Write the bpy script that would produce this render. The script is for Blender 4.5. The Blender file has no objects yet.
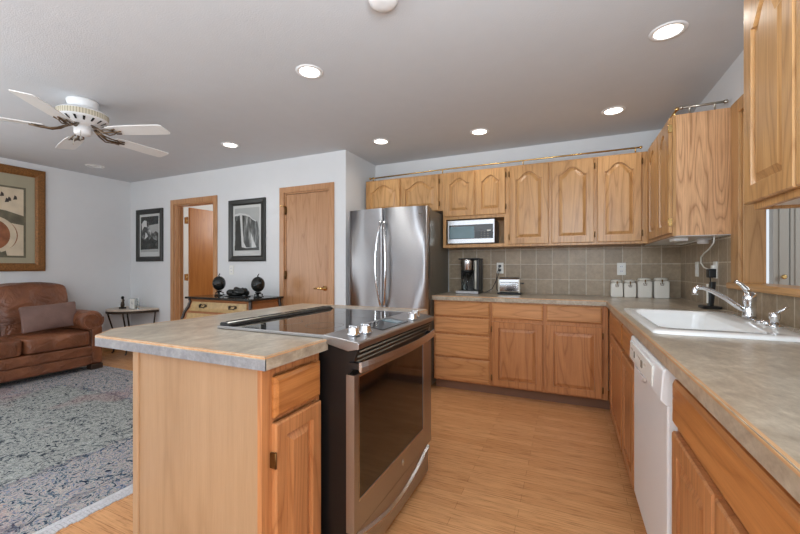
import bpy, bmesh, math, random
from mathutils import Vector, Matrix
random.seed(7)
scene = bpy.context.scene
COL = scene.collection
R = math.radians
# ------------------------------------------------------------------ camera
cam_d = bpy.data.cameras.new('camera')
cam = bpy.data.objects.new('camera', cam_d); COL.objects.link(cam)
cam_d.sensor_width = 36.0
cam_d.lens = 36.0 * 373.2 / 800.0
cam_d.shift_y = 0.9 / 800.0
cam_d.clip_start = 0.02
cam.location = (0, 0, 1.182)
cam.rotation_euler = (R(90), 0, R(24.26))
scene.camera = cam
# ------------------------------------------------------------------ world, light, exposure
scene.view_settings.view_transform = 'Standard'
scene.view_settings.look = 'None'
scene.view_settings.gamma = 1.0
scene.view_settings.use_curve_mapping = False
scene.view_settings.exposure = -0.92
world = bpy.data.worlds.new('world'); scene.world = world
world.use_nodes = True
wbg = world.node_tree.nodes['Background']
wbg.inputs[0].default_value = (0.86, 0.93, 1.0, 1)
wbg.inputs[1].default_value = 1.8

def area_light(name, loc, rot, sx, sy, power, color=(1, 1, 1), spread=180):
    d = bpy.data.lights.new(name, 'AREA'); d.shape = 'RECTANGLE'
    d.size = sx; d.size_y = sy; d.energy = power; d.color = color; d.spread = R(spread)
    o = bpy.data.objects.new(name, d); COL.objects.link(o)
    o.location = loc; o.rotation_euler = rot
    return o
# daylight through the glazed openings behind the camera and in the left wall, plus added fill lamps
area_light('patio_daylight', (-2.3, -2.6, 1.15), (R(90), 0, 0), 2.4, 2.1, 20, (0.90, 0.95, 1.0))
area_light('kitchen_window_daylight', (0.0, -2.6, 1.45), (R(90), 0, 0), 1.3, 1.3, 8, (0.86, 0.94, 1.0))
area_light('left_wall_fill', (.88, -1.5, 1.35), (R(90), 0, R(90)), 1.3, 1.3, 115, (0.92, 0.96, 1.0))  # fill lamp added to lift the left wall, no window here
area_light('living_window_daylight', (-5.9, -0.4, 1.25), (R(90), 0, R(-90)), 2.4, 1.7, 92, (0.93, 0.97, 1.0))
area_light('hall_fill', (-3.9, 5.2, 2.0), (R(80), 0, R(115)), 1.0, 0.6, 45, (1.0, 0.97, 0.92))  # fill lamp added inside the hall to brighten its wall
area_light('next_room_daylight', (3.2, 3.4, 1.9), (R(60), 0, R(60)), 1.2, 1.2, 30, (0.95, 0.98, 1.0))
# added fill lamps, aimed up out of view to lighten the ceiling
area_light('ceiling_fill', (-1.4, -1.5, 1.35), (R(180), 0, 0), 2.4, 1.4, 150, (0.78, 0.90, 1.0))
area_light('ceiling_fill_living', (-4.0, -1.4, 1.25), (R(180), 0, 0), 2.0, 1.6, 120, (0.86, 0.94, 1.0))
area_light('ceiling_fill_right', (.2, -.05, 1.75), (R(143), 0, 0), .9, .9, 95, (0.76, 0.89, 1.0))

# ------------------------------------------------------------------ materials
def mat_new(name):
    m = bpy.data.materials.new(name); m.use_nodes = True
    nt = m.node_tree; b = nt.nodes['Principled BSDF']
    return m, nt, b
def lin(c):
    return tuple(((x/255.0)/12.92 if x/255.0 <= .04045 else ((x/255.0+.055)/1.055)**2.4) for x in c) + (1,)
def N(nt, t, **k):
    n = nt.nodes.new(t)
    for a, v in k.items():
        if a.startswith('i_'): n.inputs[a[2:].replace('_', ' ')].default_value = v
        else: setattr(n, a, v)
    return n
def ramp(nt, stops, interp='LINEAR'):
    r = nt.nodes.new('ShaderNodeValToRGB'); r.color_ramp.interpolation = interp
    e = r.color_ramp.elements
    while len(e) > 1: e.remove(e[-1])
    e[0].position = stops[0][0]; e[0].color = stops[0][1]
    for p, c in stops[1:]:
        x = e.new(p); x.color = c
    return r
def plain(name, c, rough=.5, metal=0, bump=0, bscale=60, spec=.5, coat=0, var=.04, vscale=8):
    m, nt, b = mat_new(name)
    c = lin(c)
    tc = N(nt, 'ShaderNodeTexCoord')
    no = N(nt, 'ShaderNodeTexNoise', i_Scale=vscale, i_Detail=4.0)
    nt.links.new(tc.outputs['Object'], no.inputs['Vector'])
    lo = tuple(x*(1-var) for x in c[:3])+(1,); hi = tuple(min(1, x*(1+var)) for x in c[:3])+(1,)
    r = ramp(nt, [(.3, lo), (.7, hi)])
    nt.links.new(no.outputs['Fac'], r.inputs['Fac']); nt.links.new(r.outputs['Color'], b.inputs['Base Color'])
    b.inputs['Roughness'].default_value = rough; b.inputs['Metallic'].default_value = metal
    b.inputs['Specular IOR Level'].default_value = spec
    b.inputs['Coat Weight'].default_value = coat
    if bump:
        n2 = N(nt, 'ShaderNodeTexNoise', i_Scale=bscale, i_Detail=3.0)
        nt.links.new(tc.outputs['Object'], n2.inputs['Vector'])
        bp = N(nt, 'ShaderNodeBump', i_Strength=bump, i_Distance=.01)
        nt.links.new(n2.outputs['Fac'], bp.inputs['Height']); nt.links.new(bp.outputs['Normal'], b.inputs['Normal'])
    return m
def emit(name, c, s):
    m, nt, b = mat_new(name)
    b.inputs['Base Color'].default_value = lin(c); b.inputs['Emission Color'].default_value = lin(c)
    b.inputs['Emission Strength'].default_value = s
    return m
def oak(name, axis, light, dark, rough=.33, rings=9.0, contrast=1.0):
    """oak veneer: contour-like cathedral figure plus fine pores, grain running along one axis"""
    m, nt, b = mat_new(name)
    tc = N(nt, 'ShaderNodeTexCoord'); oi = N(nt, 'ShaderNodeObjectInfo')
    mul = N(nt, 'ShaderNodeVectorMath', operation='SCALE'); mul.inputs['Scale'].default_value = 37.0
    comb = N(nt, 'ShaderNodeCombineXYZ')
    for i in range(3): nt.links.new(oi.outputs['Random'], comb.inputs[i])
    nt.links.new(comb.outputs[0], mul.inputs[0])
    add = N(nt, 'ShaderNodeVectorMath', operation='ADD')
    mp = N(nt, 'ShaderNodeMapping')
    s = [1, 1, 1]; s['xyz'.index(axis)] = .10
    mp.inputs['Scale'].default_value = s
    nt.links.new(tc.outputs['Object'], mp.inputs['Vector'])
    nt.links.new(mp.outputs[0], add.inputs[0]); nt.links.new(mul.outputs[0], add.inputs[1])
    n1 = N(nt, 'ShaderNodeTexNoise', i_Scale=8.5, i_Detail=1.5, i_Roughness=.4)
    nt.links.new(add.outputs[0], n1.inputs['Vector'])
    m1 = N(nt, 'ShaderNodeMath', operation='MULTIPLY'); m1.inputs[1].default_value = rings
    nt.links.new(n1.outputs['Fac'], m1.inputs[0])
    fr = N(nt, 'ShaderNodeMath', operation='FRACT'); nt.links.new(m1.outputs[0], fr.inputs[0])
    r1 = ramp(nt, [(0, (.25, .25, .25, 1)), (.15, (.8, .8, .8, 1)), (.55, (1, 1, 1, 1)), (.9, (.7, .7, .7, 1)), (1, (.25, .25, .25, 1))])
    nt.links.new(fr.outputs[0], r1.inputs['Fac'])
    mp2 = N(nt, 'ShaderNodeMapping'); s2 = [1, 1, 1]; s2['xyz'.index(axis)] = .03
    mp2.inputs['Scale'].default_value = s2
    nt.links.new(tc.outputs['Object'], mp2.inputs['Vector'])
    n2 = N(nt, 'ShaderNodeTexNoise', i_Scale=260.0, i_Detail=3.0, i_Roughness=.6)
    nt.links.new(mp2.outputs[0], n2.inputs['Vector'])
    n3 = N(nt, 'ShaderNodeTexNoise', i_Scale=28.0, i_Detail=3.0)
    nt.links.new(mp2.outputs[0], n3.inputs['Vector'])
    # combine
    a1 = N(nt, 'ShaderNodeMath', operation='MULTIPLY'); a1.inputs[1].default_value = .50*contrast
    nt.links.new(r1.outputs['Color'], a1.inputs[0])
    a2 = N(nt, 'ShaderNodeMath', operation='MULTIPLY_ADD'); a2.inputs[1].default_value = .75*contrast
    nt.links.new(n2.outputs['Fac'], a2.inputs[0]); nt.links.new(a1.outputs[0], a2.inputs[2])
    a3 = N(nt, 'ShaderNodeMath', operation='MULTIPLY_ADD'); a3.inputs[1].default_value = .5
    nt.links.new(n3.outputs['Fac'], a3.inputs[0]); nt.links.new(a2.outputs[0], a3.inputs[2])
    lo, hi = .36, .76
    a4 = N(nt, 'ShaderNodeMath', operation='MULTIPLY'); a4.inputs[1].default_value = 1.18/(.85*.5*contrast+.375*contrast+.25)*.53
    nt.links.new(a3.outputs[0], a4.inputs[0]); a3 = a4
    r2 = ramp(nt, [(lo, lin(dark)), (hi, lin(light))])
    nt.links.new(a3.outputs[0], r2.inputs['Fac'])
    hv = N(nt, 'ShaderNodeHueSaturation')
    mr = N(nt, 'ShaderNodeMapRange'); mr.inputs['To Min'].default_value = .93; mr.inputs['To Max'].default_value = 1.07
    nt.links.new(oi.outputs['Random'], mr.inputs['Value']); nt.links.new(mr.outputs[0], hv.inputs['Value'])
    nt.links.new(r2.outputs['Color'], hv.inputs['Color'])
    nt.links.new(hv.outputs['Color'], b.inputs['Base Color'])
    b.inputs['Roughness'].default_value = rough
    bp = N(nt, 'ShaderNodeBump', i_Strength=.08, i_Distance=.002)
    nt.links.new(n2.outputs['Fac'], bp.inputs['Height']); nt.links.new(bp.outputs['Normal'], b.inputs['Normal'])
    return m
OL, OD = (204, 157, 103), (156, 110, 62)
M = {}
for ax in 'xyz':
    M['oak_'+ax] = oak('oak_grain_'+ax, ax, OL, OD)
M['oak_panel'] = oak('oak_pale_veneer', 'z', (172, 139, 106), (150, 117, 84), rings=2.5, contrast=.8)
M['oak_cathedral'] = oak('oak_cathedral_veneer', 'z', (232, 184, 138), (160, 112, 72), rings=17.0, contrast=1.3)
M['oak_base'] = oak('oak_base_vertical', 'z', (198, 136, 86), (152, 94, 52))
M['oak_base_y'] = oak('oak_base_horizontal_y', 'y', (196, 130, 72), (154, 92, 42))
M['oak_base_x'] = oak('oak_base_horizontal_x', 'x', (208, 150, 98), (164, 108, 62))
M['door_oak'] = oak('door_veneer', 'z', (196, 148, 106), (166, 116, 76), rings=9.0)
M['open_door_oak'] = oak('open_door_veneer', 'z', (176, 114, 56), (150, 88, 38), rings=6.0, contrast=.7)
M['edge_oak'] = oak('oak_edge', 'y', (208, 164, 118), (176, 128, 84))
M['toe'] = plain('toe_kick_brown', (120, 84, 62), .6)
M['shadow_dark'] = plain('dark_gap', (28, 24, 22), .8)
M['wall'] = plain('wall_paint', (222, 223, 224), .85, bump=.12, bscale=140, var=.01)
M['ceiling'] = plain('ceiling_paint', (209, 211, 214), .9, bump=.15, bscale=120, var=.012)
M['white'] = plain('white_enamel', (238, 238, 238), .35, var=.01)
M['white_gloss'] = plain('white_gloss', (244, 244, 242), .12, var=.01, coat=.4)
M['ceramic'] = plain('cream_ceramic', (226, 222, 212), .2, var=.02, coat=.5)
M['plastic_white'] = plain('white_plastic', (236, 235, 228), .4, var=.01)
M['grey_door'] = plain('pale_grey_paint', (196, 194, 186), .5, var=.01)
M['steel'] = None
M['chrome'] = plain('chrome', (226, 228, 230), .08, 1.0, var=.01)
M['nickel'] = plain('brushed_nickel', (190, 184, 172), .28, 1.0, var=.02)
M['brass'] = plain('brass', (226, 190, 126), .25, 1.0, var=.03)
M['dark_brass'] = plain('dark_brass', (112, 84, 48), .4, .9, var=.05)
M['black'] = plain('black_plastic', (16, 16, 17), .35, var=.05)
M['black_matt'] = plain('black_matt', (12, 12, 13), .7, var=.05)
M['black_glass'] = plain('black_glass', (7, 7, 8), .04, 0, spec=.9, var=.02)
M['oven_glass'] = plain('oven_glass', (14, 10, 9), .06, 0, spec=.8, var=.02)
M['screen'] = plain('microwave_window', (96, 124, 132), .12, 0, spec=.7, var=.1)
M['dark_side'] = plain('dark_grey_side', (122, 116, 104), .42, .35, var=.03)
M['bronze'] = plain('antique_bronze', (116, 98, 80), .35, .9, var=.15, vscale=60)
M['iron'] = plain('wrought_iron', (66, 56, 46), .5, .6, var=.1)
M['blade'] = plain('white_fan_blade', (236, 235, 232), .35, var=.01)
M['cream_rib'] = None
M['stone_top'] = plain('console_stone', (206, 190, 172), .35, var=.10, vscale=30)
M['dark_stone'] = plain('black_granite', (38, 40, 38), .15, var=.25, vscale=90)
M['sculpture'] = plain('black_sculpture', (22, 24, 22), .22, .1, bump=.9, bscale=45, var=.3, vscale=60)
M['chest_wood'] = plain('chest_tan_wood', (178, 146, 96), .4, var=.14, vscale=26)
M['chest_side'] = plain('chest_side_wood', (150, 96, 56), .4, var=.12, vscale=20)
M['chest_dark'] = plain('chest_dark_wood', (52, 38, 30), .35, var=.1)
M['gilt'] = plain('aged_gilt_frame', (130, 86, 40), .42, .25, bump=.5, bscale=80, var=.35, vscale=70)
M['frame_black'] = plain('black_frame', (36, 36, 32), .35, var=.1)
M['mat_green'] = plain('sage_mat_board', (164, 156, 132), .7, var=.02)
M['mat_grey'] = plain('grey_mat_board', (196, 197, 194), .7, var=.02)
M['clear'] = None
def glass_mat(name, c, rough=.02, alpha=None):
    m, nt, b = mat_new(name)
    b.inputs['Base Color'].default_value = lin(c); b.inputs['Roughness'].default_value = rough
    b.inputs['Transmission Weight'].default_value = 1.0; b.inputs['IOR'].default_value = 1.3
    return m
M['clear'] = glass_mat('clear_glass', (235, 242, 240))

def steel(name, c, rough=.26, aniso_axis='z', aniso=0, arot=0):
    m, nt, b = mat_new(name)
    tc = N(nt, 'ShaderNodeTexCoord'); mp = N(nt, 'ShaderNodeMapping')
    s = [300, 300, 300]; s['xyz'.index(aniso_axis)] = 3; mp.inputs['Scale'].default_value = s
    no = N(nt, 'ShaderNodeTexNoise', i_Scale=1.0, i_Detail=2.0)
    nt.links.new(tc.outputs['Object'], mp.inputs['Vector']); nt.links.new(mp.outputs[0], no.inputs['Vector'])
    cc = lin(c)
    r = ramp(nt, [(.3, tuple(x*.93 for x in cc[:3])+(1,)), (.7, cc)])
    nt.links.new(no.outputs['Fac'], r.inputs['Fac']); nt.links.new(r.outputs['Color'], b.inputs['Base Color'])
    rr = N(nt, 'ShaderNodeMapRange'); rr.inputs['To Min'].default_value = rough-.05; rr.inputs['To Max'].default_value = rough+.06
    nt.links.new(no.outputs['Fac'], rr.inputs['Value']); nt.links.new(rr.outputs[0], b.inputs['Roughness'])
    b.inputs['Metallic'].default_value = 1.0
    if aniso:
        tg = N(nt, 'ShaderNodeTangent', direction_type='RADIAL', axis='Z')
        b.inputs['Anisotropic'].default_value = aniso; b.inputs['Anisotropic Rotation'].default_value = arot
        nt.links.new(tg.outputs[0], b.inputs['Tangent'])
    return m
M['fridge_steel'] = steel('brushed_fridge_steel', (214, 215, 218), .5, 'x', 1.0, 0.25)
M['steel'] = steel('stainless_steel', (206, 206, 208), .24)
M['steel_warm'] = steel('range_stainless', (174, 173, 174), .30, 'y')

def ribbed(name, c1, c2, n):
    m, nt, b = mat_new(name)
    tc = N(nt, 'ShaderNodeTexCoord'); gr = N(nt, 'ShaderNodeTexGradient', gradient_type='RADIAL')
    nt.links.new(tc.outputs['Object'], gr.inputs['Vector'])
    mu = N(nt, 'ShaderNodeMath', operation='MULTIPLY'); mu.inputs[1].default_value = n
    nt.links.new(gr.outputs['Fac'], mu.inputs[0])
    fr = N(nt, 'ShaderNodeMath', operation='FRACT'); nt.links.new(mu.outputs[0], fr.inputs[0])
    r = ramp(nt, [(0, lin(c2)), (.3, lin(c1)), (.8, lin(c1)), (1, lin(c2))])
    nt.links.new(fr.outputs[0], r.inputs['Fac']); nt.links.new(r.outputs['Color'], b.inputs['Base Color'])
    b.inputs['Roughness'].default_value = .5
    return m
M['cream_rib'] = ribbed('ribbed_cream_band', (214, 206, 184), (150, 138, 112), 56)

def laminate(name, a, c, d):
    m, nt, b = mat_new(name)
    tc = N(nt, 'ShaderNodeTexCoord'); mp = N(nt, 'ShaderNodeMapping')
    mp.inputs['Scale'].default_value = (1, .55, 1); mp.inputs['Rotation'].default_value = (0, 0, R(25))
    nt.links.new(tc.outputs['Object'], mp.inputs['Vector'])
    n1 = N(nt, 'ShaderNodeTexNoise', i_Scale=9.0, i_Detail=8.0, i_Roughness=.65, i_Distortion=.8)
    n2 = N(nt, 'ShaderNodeTexNoise', i_Scale=60.0, i_Detail=5.0, i_Roughness=.7)
    for n in (n1, n2): nt.links.new(mp.outputs[0], n.inputs['Vector'])
    mx = N(nt, 'ShaderNodeMath', operation='MULTIPLY_ADD'); mx.inputs[1].default_value = .4
    nt.links.new(n2.outputs['Fac'], mx.inputs[0])
    sc = N(nt, 'ShaderNodeMath', operation='MULTIPLY'); sc.inputs[1].default_value = .7
    nt.links.new(n1.outputs['Fac'], sc.inputs[0]); nt.links.new(sc.outputs[0], mx.inputs[2])
    r = ramp(nt, [(.38, lin(a)), (.55, lin(c)), (.72, lin(d))])
    nt.links.new(mx.outputs[0], r.inputs['Fac']); nt.links.new(r.outputs['Color'], b.inputs['Base Color'])
    b.inputs['Roughness'].default_value = .28
    b.inputs['Specular IOR Level'].default_value = .6
    return m
M['laminate'] = laminate('stone_look_laminate', (138, 123, 105), (172, 158, 138), (204, 192, 172))
M['laminate_edge_glare'] = laminate('stone_look_laminate_edge_glare', (106, 108, 112), (130, 132, 136), (158, 160, 162))  # greyer copy of the laminate, cool window light put into the colour

def floor_mat():
    m, nt, b = mat_new('oak_laminate_floor')
    tc = N(nt, 'ShaderNodeTexCoord')
    br = N(nt, 'ShaderNodeTexBrick', i_Scale=1.0, offset=.37, offset_frequency=2)
    br.inputs['Brick Width'].default_value = .78; br.inputs['Row Height'].default_value = .064
    br.inputs['Mortar Size'].default_value = .0009; br.inputs['Mortar Smooth'].default_value = .3
    br.inputs['Color1'].default_value = lin((224, 168, 116)); br.inputs['Color2'].default_value = lin((212, 154, 102))
    br.inputs['Mortar'].default_value = lin((164, 110, 66))
    nt.links.new(tc.outputs['Object'], br.inputs['Vector'])
    mp = N(nt, 'ShaderNodeMapping'); mp.inputs['Scale'].default_value = (.06, 1, 1)
    nt.links.new(tc.outputs['Object'], mp.inputs['Vector'])
    n = N(nt, 'ShaderNodeTexNoise', i_Scale=120.0, i_Detail=5.0, i_Roughness=.65)
    nt.links.new(mp.outputs[0], n.inputs['Vector'])
    r = ramp(nt, [(.32, (.62, .54, .46, 1)), (.48, (.94, .92, .90, 1)), (.7, (1.08, 1.07, 1.06, 1))])
    nt.links.new(n.outputs['Fac'], r.inputs['Fac'])
    mx = N(nt, 'ShaderNodeMixRGB', blend_type='MULTIPLY'); mx.inputs[0].default_value = 1.0
    nt.links.new(br.outputs['Color'], mx.inputs[1]); nt.links.new(r.outputs['Color'], mx.inputs[2])
    nt.links.new(mx.outputs[0], b.inputs['Base Color'])
    b.inputs['Roughness'].default_value = .27
    b.inputs['Specular IOR Level'].default_value = .5
    return m
M['floor'] = floor_mat()

def tile_mat(name, axes, u0, z0):
    m, nt, b = mat_new(name)
    ge = N(nt, 'ShaderNodeNewGeometry'); sp = N(nt, 'ShaderNodeSeparateXYZ'); cb = N(nt, 'ShaderNodeCombineXYZ')
    nt.links.new(ge.outputs['Position'], sp.inputs[0])
    a = N(nt, 'ShaderNodeMath', operation='SUBTRACT'); a.inputs[1].default_value = u0
    c = N(nt, 'ShaderNodeMath', operation='SUBTRACT'); c.inputs[1].default_value = z0
    nt.links.new(sp.outputs['XYZ'.index(axes)], a.inputs[0]); nt.links.new(sp.outputs[2], c.inputs[0])
    nt.links.new(a.outputs[0], cb.inputs[0]); nt.links.new(c.outputs[0], cb.inputs[1])
    br = N(nt, 'ShaderNodeTexBrick', i_Scale=1.0, offset=0.0)
    br.inputs['Brick Width'].default_value = .154; br.inputs['Row Height'].default_value = .154
    br.inputs['Mortar Size'].default_value = .0042; br.inputs['Mortar Smooth'].default_value = .15
    br.inputs['Color1'].default_value = lin((170, 150, 124)); br.inputs['Color2'].default_value = lin((150, 132, 108))
    br.inputs['Mortar'].default_value = lin((200, 188, 168))
    nt.links.new(cb.outputs[0], br.inputs['Vector'])
    n = N(nt, 'ShaderNodeTexNoise', i_Scale=26.0, i_Detail=6.0, i_Roughness=.7)
    nt.links.new(ge.outputs['Position'], n.inputs['Vector'])
    r = ramp(nt, [(.35, (.78, .77, .76, 1)), (.65, (1.12, 1.12, 1.12, 1))])
    nt.links.new(n.outputs['Fac'], r.inputs['Fac'])
    mx = N(nt, 'ShaderNodeMixRGB', blend_type='MULTIPLY'); mx.inputs[0].default_value = .9
    nt.links.new(br.outputs['Color'], mx.inputs[1]); nt.links.new(r.outputs['Color'], mx.inputs[2])
    nt.links.new(mx.outputs[0], b.inputs['Base Color'])
    bp = N(nt, 'ShaderNodeBump', i_Strength=.5, i_Distance=.004, invert=True)
    nt.links.new(br.outputs['Fac'], bp.inputs['Height']); nt.links.new(bp.outputs['Normal'], b.inputs['Normal'])
    b.inputs['Roughness'].default_value = .38
    return m
M['tile_back'] = tile_mat('slate_look_tile_back', 'X', .931-.154*20, .911-.154*4)
M['tile_right'] = tile_mat('slate_look_tile_right', 'Y', 4.09-.154*30, .911-.154*4)

def leather():
    m, nt, b = mat_new('brown_leather')
    tc = N(nt, 'ShaderNodeTexCoord')
    n1 = N(nt, 'ShaderNodeTexNoise', i_Scale=5.0, i_Detail=4.0)
    nt.links.new(tc.outputs['Object'], n1.inputs['Vector'])
    r = ramp(nt, [(.3, lin((92, 54, 36))), (.6, lin((124, 76, 50))), (.8, lin((148, 98, 70)))])
    nt.links.new(n1.outputs['Fac'], r.inputs['Fac']); nt.links.new(r.outputs['Color'], b.inputs['Base Color'])
    b.inputs['Roughness'].default_value = .36
    n2 = N(nt, 'ShaderNodeTexNoise', i_Scale=7.0, i_Detail=3.0, i_Distortion=1.6)
    n3 = N(nt, 'ShaderNodeTexVoronoi', i_Scale=260.0)
    for n in (n2, n3): nt.links.new(tc.outputs['Object'], n.inputs['Vector'])
    b1 = N(nt, 'ShaderNodeBump', i_Strength=.6, i_Distance=.05)
    b2 = N(nt, 'ShaderNodeBump', i_Strength=.15, i_Distance=.002)
    nt.links.new(n2.outputs['Fac'], b1.inputs['Height']); nt.links.new(n3.outputs['Distance'], b2.inputs['Height'])
    nt.links.new(b1.outputs['Normal'], b2.inputs['Normal']); nt.links.new(b2.outputs['Normal'], b.inputs['Normal'])
    return m
M['leather'] = leather()
M['suede'] = plain('taupe_suede', (118, 92, 84), .9, bump=.3, bscale=40, var=.12, vscale=10)

RUG = (-5.2, -1.5, -2.16, 2.62)
def rug_mat():
    m, nt, b = mat_new('oriental_rug')
    ge = N(nt, 'ShaderNodeNewGeometry'); sp = N(nt, 'ShaderNodeSeparateXYZ')
    nt.links.new(ge.outputs['Position'], sp.inputs[0])
    def mth(op, a, c=None):
        n = N(nt, 'ShaderNodeMath', operation=op)
        for i, v in enumerate((a, c)):
            if v is None: continue
            if isinstance(v, (int, float)): n.inputs[i].default_value = v
            else: nt.links.new(v, n.inputs[i])
        return n.outputs[0]
    X, Y = sp.outputs[0], sp.outputs[1]
    d = mth('MINIMUM', mth('MINIMUM', mth('SUBTRACT', X, RUG[0]), mth('SUBTRACT', RUG[2], X)),
            mth('MINIMUM', mth('SUBTRACT', Y, RUG[1]), mth('SUBTRACT', RUG[3], Y)))
    dn = N(nt, 'ShaderNodeTexNoise', i_Scale=9.0, i_Detail=2.0); nt.links.new(ge.outputs['Position'], dn.inputs['Vector'])
    dd = mth('ADD', d, mth('MULTIPLY', mth('SUBTRACT', dn.outputs['Fac'], .5), .16))
    # motif fields
    wv = N(nt, 'ShaderNodeTexNoise', i_Scale=17.0, i_Detail=3.0, i_Roughness=.75, i_Distortion=2.8)
    v2 = N(nt, 'ShaderNodeTexVoronoi', i_Scale=17.0, feature='SMOOTH_F1')
    n4 = N(nt, 'ShaderNodeTexNoise', i_Scale=2.2, i_Detail=2.0)
    for n in (wv, v2, n4): nt.links.new(ge.outputs['Position'], n.inputs['Vector'])
    field = ramp(nt, [(.36, lin((40, 46, 54))), (.44, lin((84, 94, 102))), (.50, lin((186, 184, 174))), (.56, lin((112, 122, 126))),
                      (.62, lin((204, 202, 194))), (.70, lin((84, 96, 96)))])
    nt.links.new(wv.outputs['Fac'], field.inputs['Fac'])
    bordr = ramp(nt, [(.38, lin((34, 44, 62))), (.45, lin((98, 118, 136))), (.50, lin((196, 192, 180))), (.55, lin((176, 150, 142))),
                      (.61, lin((120, 142, 166))), (.70, lin((40, 52, 76)))])
    nt.links.new(wv.outputs['Fac'], bordr.inputs['Fac'])
    step = ramp(nt, [(0, (1, 1, 1, 1)), (.60, (1, 1, 1, 1)), (.61, (0, 0, 0, 1)), (1, (0, 0, 0, 1))])
    nt.links.new(dd, step.inputs['Fac'])
    mx = N(nt, 'ShaderNodeMixRGB'); nt.links.new(step.outputs['Color'], mx.inputs[0])
    nt.links.new(field.outputs['Color'], mx.inputs[1]); nt.links.new(bordr.outputs['Color'], mx.inputs[2])
    # pink tints
    pk = ramp(nt, [(.56, (0, 0, 0, 1)), (.68, (.30, .30, .30, 1))]); nt.links.new(n4.outputs['Fac'], pk.inputs['Fac'])
    m2 = N(nt, 'ShaderNodeMixRGB'); nt.links.new(pk.outputs['Color'], m2.inputs[0])
    nt.links.new(mx.outputs[0], m2.inputs[1]); m2.inputs[2].default_value = lin((168, 122, 120))
    # guard lines
    g = ramp(nt, [(0, (0, 0, 0, 1)), (.10, (0, 0, 0, 1)), (.105, (1, 1, 1, 1)), (.125, (1, 1, 1, 1)), (.13, (0, 0, 0, 1)), (.57, (0, 0, 0, 1)), (.575, (1, 1, 1, 1)), (.60, (1, 1, 1, 1)), (.605, (0, 0, 0, 1))])
    nt.links.new(dd, g.inputs['Fac'])
    m3 = N(nt, 'ShaderNodeMixRGB'); nt.links.new(mth('MULTIPLY', g.outputs['Color'], .35), m3.inputs[0])
    nt.links.new(m2.outputs[0], m3.inputs[1]); m3.inputs[2].default_value = lin((44, 52, 72))
    nt.links.new(m3.outputs[0], b.inputs['Base Color'])
    b.inputs['Roughness'].default_value = .95; b.inputs['Specular IOR Level'].default_value = .1
    n5 = N(nt, 'ShaderNodeTexNoise', i_Scale=300.0, i_Detail=2.0); nt.links.new(ge.outputs['Position'], n5.inputs['Vector'])
    bp = N(nt, 'ShaderNodeBump', i_Strength=.5, i_Distance=.004); nt.links.new(n5.outputs['Fac'], bp.inputs['Height'])
    nt.links.new(bp.outputs['Normal'], b.inputs['Normal'])
    return m
M['rug'] = rug_mat()
M['fringe'] = plain('rug_fringe', (206, 204, 206), .95, bump=.6, bscale=200, var=.15, vscale=120)

def photo_mat(name, seed, sc=(6, 6, 3)):
    m, nt, b = mat_new(name)
    tc = N(nt, 'ShaderNodeTexCoord'); mp = N(nt, 'ShaderNodeMapping')
    mp.inputs['Scale'].default_value = sc; mp.inputs['Location'].default_value = (seed, seed, seed)
    nt.links.new(tc.outputs['Object'], mp.inputs['Vector'])
    n = N(nt, 'ShaderNodeTexNoise', i_Scale=1.6, i_Detail=7.0, i_Roughness=.6)
    nt.links.new(mp.outputs[0], n.inputs['Vector'])
    r = ramp(nt, [(.35, lin((34, 35, 34))), (.5, lin((82, 84, 82))), (.6, lin((140, 142, 140))), (.68, lin((205, 206, 204)))])
    nt.links.new(n.outputs['Fac'], r.inputs['Fac']); nt.links.new(r.outputs['Color'], b.inputs['Base Color'])
    b.inputs['Roughness'].default_value = .25
    return m
M['cliff'] = photo_mat('granite_cliff_print', 3.1, (14, 14, 2.2))
M['peaks'] = photo_mat('mountain_print', 8.4, (7, 7, 6))
M['print_sky'] = plain('print_sky', (168, 170, 168), .25, var=.10, vscale=4)
M['print_dark'] = plain('print_dark', (46, 48, 46), .25, var=.3, vscale=14)
M['print_white'] = plain('print_white', (196, 197, 195), .3, var=.06, vscale=14)
M['art_cream'] = plain('art_cream', (206, 190, 164), .7, var=.10, vscale=9)
M['art_olive'] = plain('art_olive', (104, 98, 80), .7, var=.25, vscale=12)
M['art_brown'] = plain('art_brown', (140, 88, 58), .7, var=.25, vscale=14)
M['art_dark'] = plain('art_dark', (62, 54, 50), .7, var=.2, vscale=20)
M['can_glow'] = emit('lamp_glow', (255, 246, 232), 14)
M['red_fabric'] = plain('red_fabric', (150, 62, 44), .8, var=.15)
M['cream_wall'] = plain('hall_wall_paint', (232, 222, 200), .85, var=.01)

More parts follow.
